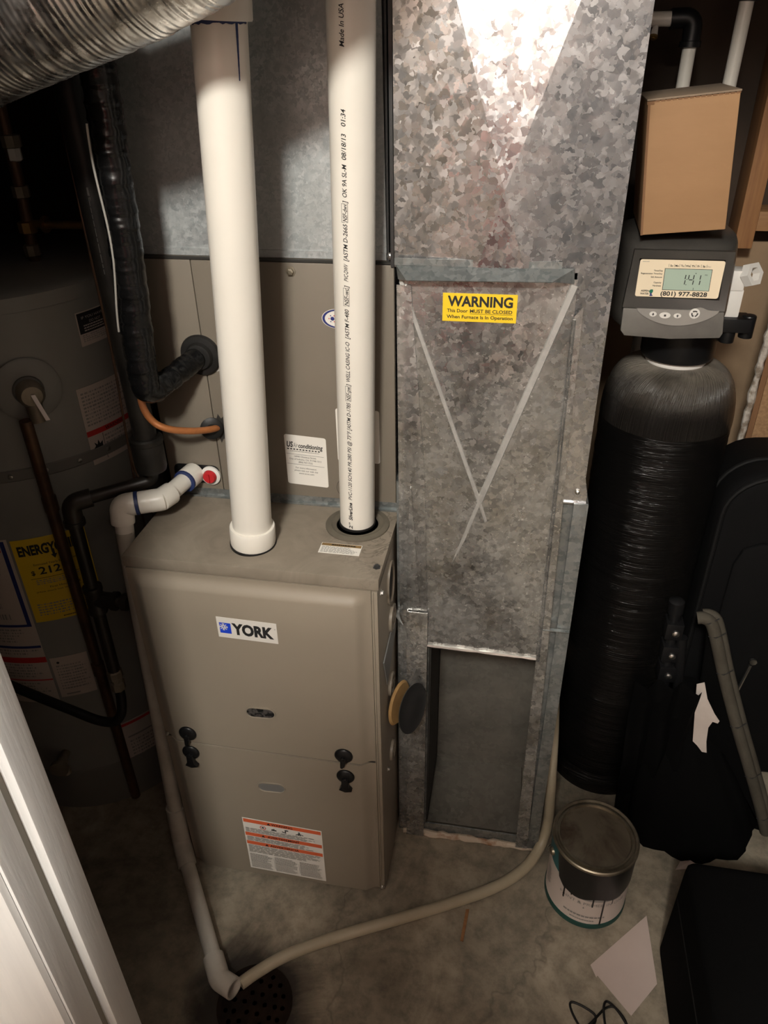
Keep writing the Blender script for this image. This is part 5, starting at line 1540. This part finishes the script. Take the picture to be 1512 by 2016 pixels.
o = build('hanging_nozzle', m, ['white_plastic', 'brass'], up_, label='small white tip with a brass end')

bd = thing('leaning_board', 'particle board sheet with crumbly white edge standing at the right wall', 'board', (1.1, 0.77, 0))
m = MB(); m.box((0.953, 0.752, 0.0), (1.34, 0.770, 1.30)); build('sheet', m, 'chip', bd)
m = MB(); pts = []
random.seed(11)
for k in range(90):
    z = 1.30 * k / 89
    pts.append((0.9330 - 0.006 * (1 - z) + random.uniform(-0.0015, 0.0015), 0.755 + random.uniform(-0.001, 0.001), z + 0.004))
m.tube(pts, [0.0075 + random.uniform(-0.0015, 0.002) for _ in pts], 9); build('white_edge', m, 'chip_edge', bd)
m = MB(); m.box((0.9415, 0.756, 0.0), (0.953, 0.768, 1.30)); build('shadow_strip', m, 'cardboard_edge', bd)  # solid brown strip standing in for the shadow line beside the edge
wb = thing('white_carton', 'white carton with grey rim standing in front of the particle board', 'box', (1.08, 0.70, 0))
m = MB(); m.box((0.962, 0.62, 0.0), (1.25, 0.748, 0.752)); build('body', m, 'white_plastic', wb, bevel=0.003)
m = MB(); m.box((0.960, 0.618, 0.740), (1.252, 0.750, 0.760)); build('rim', m, 'strap', wb, bevel=0.002)

# ================================================================== SUITCASE
sc = thing('suitcase', 'upright black fabric suitcase standing at right beside the softener tank', 'suitcase', (1.03, 0.52, 0))
def suit(y, ins, top=0.842):
    P = []
    x0, x1, z0, z1, r = 0.826 + ins, 1.23 - ins, 0.02 + ins, top - ins, 0.085 - ins * 0.6
    for cx, cz, a in ((x1 - r, z0 + r, -90), (x1 - r, z1 - r, 0), (x0 + r, z1 - r, 90), (x0 + r, z0 + r, 180)):
        for i in range(8):
            t = radians(a + 90 * i / 7); P.append(Vector((cx + r * cos(t), y, cz + r * sin(t) + 0.07 * (cx + r * cos(t) - 0.88))))
    return P
m = MB(); m.loft([suit(0.428, 0.014), suit(0.423, 0.010), suit(0.420, 0.020), ] [::-1] + [suit(0.436, 0.004), suit(0.46, 0.0), suit(0.60, 0.0), suit(0.615, 0.01)]); build('shell', m, 'fabric_soft', sc, angle=50)
def loop(y, ins, r, name, mat):
    P = suit(y, ins); m = MB(); m.tube(P + [P[0]], r, 8, caps=False); build(name, m, mat, sc)
loop(0.430, 0.006, 0.0050, 'piping', 'piping'); loop(0.50, -0.001, 0.0045, 'zipper', 'piping')
m = MB()
pk = [Vector((0.872 + 0.29 * u, 0.4195, 0.70 - 0.55 * v)) for u, v in ((0, 0.10), (0.04, 0.03), (0.16, 0.0), (0.85, 0.06), (0.97, 0.10), (1, 0.18), (1, 1), (0, 1))]
m.prism(pk, (0, -0.010, 0)); build('front_pocket', m, 'fabric_soft', sc, bevel=0.005)
m = MB(); m.lathe([(0.014, 0), (0.013, 0.003), (0.0, 0.004)], (0.938, 0.4195, 0.845), (0, -1, 0), 24); build('badge', m, 'piping', sc)
m = MB(); m.lathe([(0.008, 0), (0.008, 0.006), (0, 0.007)], (0.965, 0.408, 0.40), (0, -1, 0), 8); m.tube([(0.962, 0.405, 0.39), (0.955, 0.402, 0.35), (0.95, 0.402, 0.31)], 0.004, 8); build('zip_pull', m, 'steel', sc)
for xx in (0.87, 1.17):
    m = MB(); m.lathe([(0.022, -0.012), (0.022, 0.012)], (xx, 0.50, 0.022), (1, 0, 0), 20); build('wheel', m, 'rubber', sc)

# ================================================================== FOLDED CHAIR
fc = thing('folding_chair', 'folded dark camping chair with beige padded edge and white tag, leaning before the suitcase', 'chair', (0.85, 0.32, 0))
m = MB(); m.tube([(0.790, 0.322, 0.0), (0.760, 0.330, 0.585)], 0.0125, 14); m.lathe([(0.0125, 0), (0.0155, 0.002), (0.0155, 0.030), (0.010, 0.034), (0, 0.035)], (0.7605, 0.330, 0.572), (-0.05, 0, 1), 14); build('leg', m, 'black_plastic', fc)
m = MB(); m.tube([(0.842, 0.300, 0.0), (0.782, 0.318, 0.52)], 0.0105, 12); build('leg', m, 'black_plastic', fc)
for z in (0.535, 0.475, 0.42, 0.255):
    x = 0.760 + 0.03 * (0.585 - z) / 0.585
    m = MB(); m.box((x - 0.017, 0.308, z - 0.018), (x + 0.017, 0.345, z + 0.022)); b_ = build('bracket', m, 'black_plastic', fc, bevel=0.003)
    m = MB(); m.lathe([(0.0075, 0), (0.007, 0.003), (0.004, 0.005), (0, 0.0055)], (x + 0.003, 0.308, z), (0, -1, 0), 14); build('rivet', m, 'steel', b_)
edge = smooth_path([(0.796, 0.302, 0.586), (0.808, 0.301, 0.588), (0.824, 0.300, 0.577), (0.842, 0.298, 0.535), (0.875, 0.296, 0.445), (0.923, 0.290, 0.325), (0.974, 0.284, 0.205), (1.020, 0.278, 0.095), (1.052, 0.272, 0.012)], 6)
m = MB(); m.tube(edge, 0.0125, 14); m2 = [p + Vector((0.012, 0.010, 0.004)) for p in edge]; m.tube(m2, 0.0095, 12); build('padded_edge', m, 'pad_beige', fc)
m = MB()
for p in edge[9::7]:
    m.tube([p + Vector((-0.012, -0.005, -0.005)), p + Vector((0.0, -0.0135, 0.0)), p + Vector((0.02, -0.002, 0.006))], 0.0012, 6)
build('stitching', m, 'ink', fc)
m = MB(); n = len(edge)
innr = [Vector((0.800 + 0.075 * (k / (n - 1)), 0.312, p.z * 0.97)) for k, p in enumerate(edge)]
m.add(edge + innr + [p + Vector((0, 0.008, 0)) for p in edge] + [p + Vector((0, 0.008, 0)) for p in innr], [(k, k + 1, n + k + 1, n + k) for k in range(n - 1)] + [(2 * n + k, 3 * n + k, 3 * n + k + 1, 2 * n + k + 1) for k in range(n - 1)])
build('seat_fabric', m, 'fabric_black', fc, fix=False)
m = MB()
tg = [(0.8200, 0.4350), (0.8340, 0.4420), (0.8480, 0.3990), (0.8700, 0.3600), (0.8830, 0.3420), (0.8810, 0.3350), (0.8700, 0.3380), (0.8650, 0.3200), (0.8690, 0.2800), (0.8760, 0.2470), (0.8660, 0.2480), (0.8520, 0.2660), (0.8420, 0.2760)]
m.prism([(x, 0.2760 - (0.43 - z) * 0.03, z) for x, z in tg], (0, 0.0012, 0)); build('tag', m, 'tag', fc, label='crumpled white care tag')
m = MB(); gx, gz = 14, 22
for j in range(gz):
    for i in range(gx):
        u, v = i / (gx - 1), j / (gz - 1)
        m.v.append(Vector((0.700 + 0.130 * u - 0.03 * (1 - v) * (u - 0.5), 0.268 + 0.014 * sin(u * 17 + v * 2) + 0.006 * sin(v * 11), 0.02 + 0.42 * v - 0.05 * (u - 0.5) ** 2)))
for j in range(gz - 1):
    for i in range(gx - 1): m.f.append([j * gx + i, j * gx + i + 1, (j + 1) * gx + i + 1, (j + 1) * gx + i]); m.m.append(0)
build('mesh_pocket', m, 'fabric_black', fc, fix=False, angle=80)
rg = []
for z, xa, xb, ya, yb2 in ((0.002, 0.742, 1.010, 0.175, 0.345), (0.05, 0.735, 1.015, 0.165, 0.350), (0.15, 0.745, 0.965, 0.215, 0.345), (0.26, 0.765, 0.900, 0.300, 0.345), (0.34, 0.785, 0.860, 0.312, 0.342), (0.40, 0.800, 0.840, 0.318, 0.336)):
    ring = []
    for k in range(40):
        t = 2 * pi * k / 40
        w = 1 + 0.06 * sin(7 * t + z * 20) + 0.035 * sin(13 * t)
        ring.append(Vector(((xa + xb) / 2 + (xb - xa) / 2 * w * cos(t), (ya + yb2) / 2 + (yb2 - ya) / 2 * w * sin(t), z)))
    rg.append(ring)
m = MB(); m.loft(rg); build('draped_cover', m, 'fabric_black', fc, angle=70)

# ================================================================== PAINT CAN
px_, py_, pr = 0.6390, 0.0690, 0.0825
pc = thing('paint_can', 'gallon paint can with dirty metal lid and black drips, on the floor by the duct', 'paint can', (px_, py_, 0))
m = MB(); m.lathe([(pr - 0.003, 0.0), (pr + 0.001, 0.0), (pr + 0.001, 0.010), (pr, 0.012), (pr, 0.180), (pr + 0.001, 0.183)], (px_, py_, 0), seg=56); build('body', m, 'label_dim', pc, fix=True)
m = MB(); m.lathe([(pr + 0.0004, 0.000), (pr + 0.0018, 0.001), (pr + 0.0018, 0.013), (pr + 0.0004, 0.015)], (px_, py_, 0), seg=56); build('bottom_band', m, 'can_green', pc)
F = cyl_frame(px_, py_, pr + 0.0004, -180, 0)
m = MB(); nn = 40
for k in range(nn):
    u0 = k / nn * pi * pr * 0.95; u1 = (k + 1) / nn * pi * pr * 0.95
    def teal(u): return 0.135 - 0.020 * sin(min(1, u / (pi * pr) * 1.6) * pi / 2)
    m.ngon([F(u0, teal(u0), 0.0004), F(u1, teal(u1), 0.0004), F(u1, 0.181, 0.0004), F(u0, 0.181, 0.0004)])
build('teal_band', m, 'can_teal', pc, fix=False)
F = cyl_frame(px_, py_, pr + 0.0005, -140, 0)
m = MB()
m.text(F, 'PAINT & PRIMER IN ONE', 0.006, 0.078, size=0.0085, width=0.140, h=0.0006, mi=0)
m.poly(F, [(0.057, 0.066), (0.061, 0.066), (0.059, 0.073)], 0.0006, 0)
m.lines(F, 0.020, 0.034, 0.105, 0.044, 1, 0, ragged=False); m.lines(F, 0.035, 0.024, 0.085, 0.030, 1, 0)
m.lines(F, -0.045, 0.05, -0.025, 0.10, 8, 0, ragged=True)
m.rect(F, 0.052, 0.094, 0.135, 0.102, 0.0005, 0, 8)
build('lettering', m, 'grey_ink', pc, fix=False)['kind'] = 'stuff'
# dried black paint sheet and drips
F = cyl_frame(px_, py_, pr + 0.0009, -150, 0)
m = MB(); nn = 60; U1 = radians(165) * pr
def low(u):
    t = u / U1
    b = 0.128 - 0.030 * min(1, t / 0.12) if t < 0.12 else 0.098 + 0.004 * sin(t * 19)
    if t < 0.04: b = 0.172 - t * 1.1
    if t > 0.5: b += 0.022 * (t - 0.5)
    return b
us = [U1 * k / nn for k in range(nn + 1)]
for a, b in zip(us[:-1], us[1:]): m.ngon([F(a, low(a), 0.0004), F(b, low(b), 0.0004), F(b, 0.184, 0.0004), F(a, 0.184, 0.0004)])
for u, w, z in ((0.030, 0.0035, 0.068), (0.046, 0.003, 0.092), (0.090, 0.003, 0.075), (0.112, 0.0035, 0.012), (0.130, 0.002, 0.082)):
    m.poly(F, [(u - w / 2, 0.108), (u - w / 2, z + w), (u, z), (u + w / 2, z + w), (u + w / 2, 0.108)], 0.0008)
build('paint_drips', m, 'paint_black', pc, fix=False, label='dried black paint running down the side')
m = MB()
m.lathe([(pr + 0.001, 0.183), (pr + 0.0032, 0.185), (pr + 0.0030, 0.190), (pr + 0.0006, 0.192), (pr - 0.004, 0.190), (pr - 0.005, 0.186), (pr - 0.007, 0.186), (pr - 0.008, 0.1915), (pr - 0.0115, 0.1915), (pr - 0.0135, 0.186)], (px_, py_, 0), seg=64)
build('rim', m, 'can_metal', pc, fix=False)
m = MB(); m.lathe([(pr - 0.0130, 0.1862), (pr - 0.018, 0.1866), (0.0, 0.1866)], (px_, py_, 0), seg=56); build('lid', m, 'can_lid', pc, fix=False)
th = radians(195)
m = MB(); m.lathe([(0.009, 0), (0.008, 0.005), (0.004, 0.008), (0, 0.008)], (px_ + pr * cos(th), py_ + pr * sin(th), 0.150), (cos(th), sin(th), 0), 16); build('handle_ear', m, 'can_metal', pc)
hp = [(px_ + (pr + 0.006) * cos(a), py_ + (pr + 0.006) * sin(a), 0.150 - 0.118 * sin((a - th) / pi * pi) ** 1) for a in [th + pi * k / 24 for k in range(25)]]
hp = [(x, y, z) for x, y, z in hp]
m = MB(); m.tube([(px_ + (pr + 0.006) * cos(th + pi - pi * k / 24 * 1.0 + 0), py_ + (pr + 0.006) * sin(th - pi * k / 24), 0.150 - 0.0 * k) for k in range(2)], 0.0012, 6)
wire = [(px_ + (pr + 0.0055) * cos(th - pi * k / 24), py_ + (pr + 0.0055) * sin(th - pi * k / 24), 0.150 - 0.10 * sin(pi * k / 24)) for k in range(25)]
m = MB(); m.tube(wire, 0.0014, 6); build('wire_handle', m, 'steel', pc)

# ================================================================== PAPER, CORD, CASE
m = MB()
m.prism([(0.6440, -0.0880, 0.0008), (0.6540, -0.1100, 0.0008), (0.6565, -0.1060, 0.0008), (0.7140, -0.1690, 0.0010), (0.7685, -0.1030, 0.002), (0.7640, 0.0320, 0.002)], (0, 0, 0.0010))
single('paper_sheet', m, 'sheet', 'blank pinkish white sheet of paper lying on the floor beside the paint can', 'paper')
m = MB(); m.prism([(0.839, 0.150, 0.001), (0.862, 0.188, 0.001), (0.872, 0.170, 0.012), (0.898, 0.164, 0.001)], (0, 0, 0.0008))
ws = MB(); ws.prism([(0.392, -0.018, 0.001), (0.399, -0.016, 0.001), (0.392, -0.085, 0.001), (0.386, -0.084, 0.001)], (0, 0, 0.003))
single('splinter', ws, 'stud', 'thin brown wood splinter on the floor in front of the hose', 'splinter')
single('paper_scrap', m, 'sheet', 'small crumpled scrap of pale paper behind the black case', 'paper')
m = MB()
m.tube(smooth_path([(0.640, -0.235, 0.003), (0.612, -0.195, 0.003), (0.602, -0.172, 0.003), (0.607, -0.164, 0.003), (0.630, -0.170, 0.003), (0.648, -0.182, 0.0035), (0.640, -0.202, 0.003), (0.615, -0.222, 0.003)], 8), 0.0022, 8)
m.tube(smooth_path([(0.618, -0.215, 0.003), (0.640, -0.195, 0.0065), (0.655, -0.178, 0.0065), (0.668, -0.164, 0.003), (0.684, -0.160, 0.003), (0.700, -0.176, 0.003), (0.706, -0.192, 0.003)], 8), 0.0022, 8)
m.tube(smooth_path([(0.668, -0.215, 0.003), (0.664, -0.185, 0.0035), (0.664, -0.163, 0.0065), (0.672, -0.152, 0.003), (0.690, -0.168, 0.0065), (0.712, -0.200, 0.003)], 8), 0.0022, 8)
single('loose_cable', m, 'rubber', 'thin black cord lying in loops on the floor at the bottom edge', 'cord')
bc = thing('black_case', 'large flat black fabric case lying on the floor in the lower right corner', 'case', (1.0, -0.33, 0))
m = MB(); m.box((0.778, -0.62, 0.002), (1.085, -0.028, 0.295)); build('shell', m, 'fabric_black', bc, bevel=0.022, segs=4)
P = rrect(0.780, -0.618, 1.083, -0.030, 0.025)
for z in (0.20,):
    m = MB(); m.tube([(x, y, z) for x, y in P] + [(P[0][0], P[0][1], z)], 0.0035, 8, caps=False); build('zipper', m, 'piping', bc)
m = MB(); m.tube(smooth_path([(0.86, -0.33, 0.294), (0.87, -0.33, 0.312), (0.93, -0.33, 0.318), (0.99, -0.33, 0.312), (1.00, -0.33, 0.294)], 6), 0.008, 10); build('handle', m, 'piping', bc)

# ================================================================== BEHIND THE CAMERA: who took the picture, and the hall lamp
pn = thing('person', 'person in a red shirt and dark jeans standing in the doorway, holding up a phone', 'person', (0.22, -1.14, 0))


def skin_mesh(name, pts, edges, mat, parent, lvl=1, rootv=0):
    off = ROOT[root_of(parent).name]
    me = bpy.data.meshes.new(name)
    me.from_pydata([Vector(p[:3]) - off for p in pts], edges, [])
    me.materials.append(MT[mat])
    o = bpy.data.objects.new(name, me); COL.objects.link(o); o.parent = parent
    sk = o.modifiers.new('skin', 'SKIN'); sk.use_smooth_shade = True
    for v, p in zip(me.skin_vertices[0].data, pts):
        v.radius = (p[3], p[4] if len(p) > 4 else p[3])
        v.use_root = False
    me.skin_vertices[0].data[rootv].use_root = True
    sd = o.modifiers.new('subdivision', 'SUBSURF'); sd.levels = lvl; sd.render_levels = lvl
    return o


X, Y = 0.22, -1.13
pts = [(X, Y, 0.95, 0.13, 0.10), (X, Y, 1.12, 0.125, 0.095), (X, Y, 1.30, 0.145, 0.10), (X, Y, 1.42, 0.09, 0.075), (X, Y + 0.01, 1.49, 0.05), (X, Y + 0.03, 1.56, 0.07, 0.08), (X, Y + 0.03, 1.63, 0.070, 0.086), (X, Y + 0.02, 1.685, 0.042, 0.05)]
ed = [(i, i + 1) for i in range(7)]
def chain(start, ps):
    last = start
    for p in ps:
        pts.append(p); ed.append((last, len(pts) - 1)); last = len(pts) - 1
    return last
for sg, hxp in ((-1, 0.372), (1, 0.452)):
    hnd = chain(3, [(X + sg * 0.17, Y - 0.005, 1.40, 0.055), (X + sg * 0.20 + 0.02, Y + 0.06, 1.19, 0.042), (hxp + sg * 0.01, Y + 0.155, 1.435, 0.030), (hxp, Y + 0.165, 1.490, 0.032, 0.018)])
    for k, (dx, ln) in enumerate(((-0.024, 0.062), (-0.008, 0.070), (0.009, 0.066), (0.024, 0.050))):
        chain(hnd, [(hxp + dx, Y + 0.168, 1.515, 0.0085), (hxp + dx, Y + 0.172, 1.515 + ln * 0.55, 0.0078), (hxp + dx - sg * 0.004, Y + 0.176, 1.515 + ln, 0.0065)])
    chain(hnd, [(hxp - sg * 0.028, Y + 0.170, 1.492, 0.010), (hxp - sg * 0.042, Y + 0.175, 1.515, 0.008)])
for sg in (-1, 1):
    chain(0, [(X + sg * 0.09, Y, 0.86, 0.095), (X + sg * 0.10, Y + 0.015, 0.48, 0.062), (X + sg * 0.10, Y - 0.01, 0.09, 0.040), (X + sg * 0.105, Y + 0.05, 0.045, 0.040, 0.035), (X + sg * 0.11, Y + 0.14, 0.035, 0.036, 0.026)])
skin_mesh('body', pts, ed, 'skin', pn)
tp = [(X, Y, 0.80, 0.16, 0.125), (X, Y, 1.12, 0.142, 0.112), (X, Y, 1.30, 0.160, 0.116), (X, Y, 1.425, 0.10, 0.085)]
te = [(0, 1), (1, 2), (2, 3)]
for sg in (-1, 1):
    tp += [(X + sg * 0.175, Y - 0.005, 1.395, 0.068), (X + sg * 0.205, Y + 0.045, 1.22, 0.058)]
    te += [(3, len(tp) - 2), (len(tp) - 2, len(tp) - 1)]
skin_mesh('shirt', tp, te, 'shirt', pn)
tp = [(X, Y, 0.96, 0.145, 0.115)]; te = []
for sg in (-1, 1):
    tp += [(X + sg * 0.09, Y, 0.85, 0.108), (X + sg * 0.10, Y + 0.015, 0.48, 0.076), (X + sg * 0.10, Y - 0.01, 0.09, 0.060)]
    n = len(tp); te += [(0, n - 3), (n - 3, n - 2), (n - 2, n - 1)]
skin_mesh('trousers', tp, te, 'jeans', pn)
m = MB(); m.lathe([(0.0, 0.118), (0.045, 0.110), (0.078, 0.078), (0.088, 0.035), (0.086, 0.0)], (X, Y + 0.012, 1.610), (0, -0.22, 1), 24); build('hair', m, 'hair', pn, fix=True)
for sg in (-1, 1):
    m = MB(); m.lathe([(0.0, 0.006), (0.010, 0.004), (0.013, 0)], (X + sg * 0.028, Y + 0.106, 1.600), (0, 1, 0), 14); build('eye', m, 'white_plastic', pn)
m = MB(); m.prism([(X - 0.013, Y + 0.10, 1.585), (X + 0.013, Y + 0.10, 1.585), (X + 0.004, Y + 0.10, 1.63), (X - 0.004, Y + 0.10, 1.63)], (0, 0.022, 0)); build('nose', m, 'skin', pn, bevel=0.004)
m = MB(); m.box((X - 0.022, Y + 0.102, 1.556), (X + 0.022, Y + 0.110, 1.563)); build('mouth', m, 'red_print' if False else 'red', pn)
ph = MB(); bk = -fwd
pc0 = CAM + bk * 0.020
ph.obox(pc0 - right * 0.018 - up * 0.130, right * 0.072, up * 0.147, bk * 0.008)
single('phone', ph, 'black_plastic', 'black phone held up in front of the person in red', 'phone', bevel=0.003)
m = MB(); m.lathe([(0.16, 0.0), (0.16, 0.02), (0.05, 0.025)], (LAMP.x, LAMP.y, 2.56), (0, 0, 1), 36)
single('ceiling_lamp', m, 'white_plastic', 'round white ceiling lamp base in the hall behind the doorway', 'lamp')
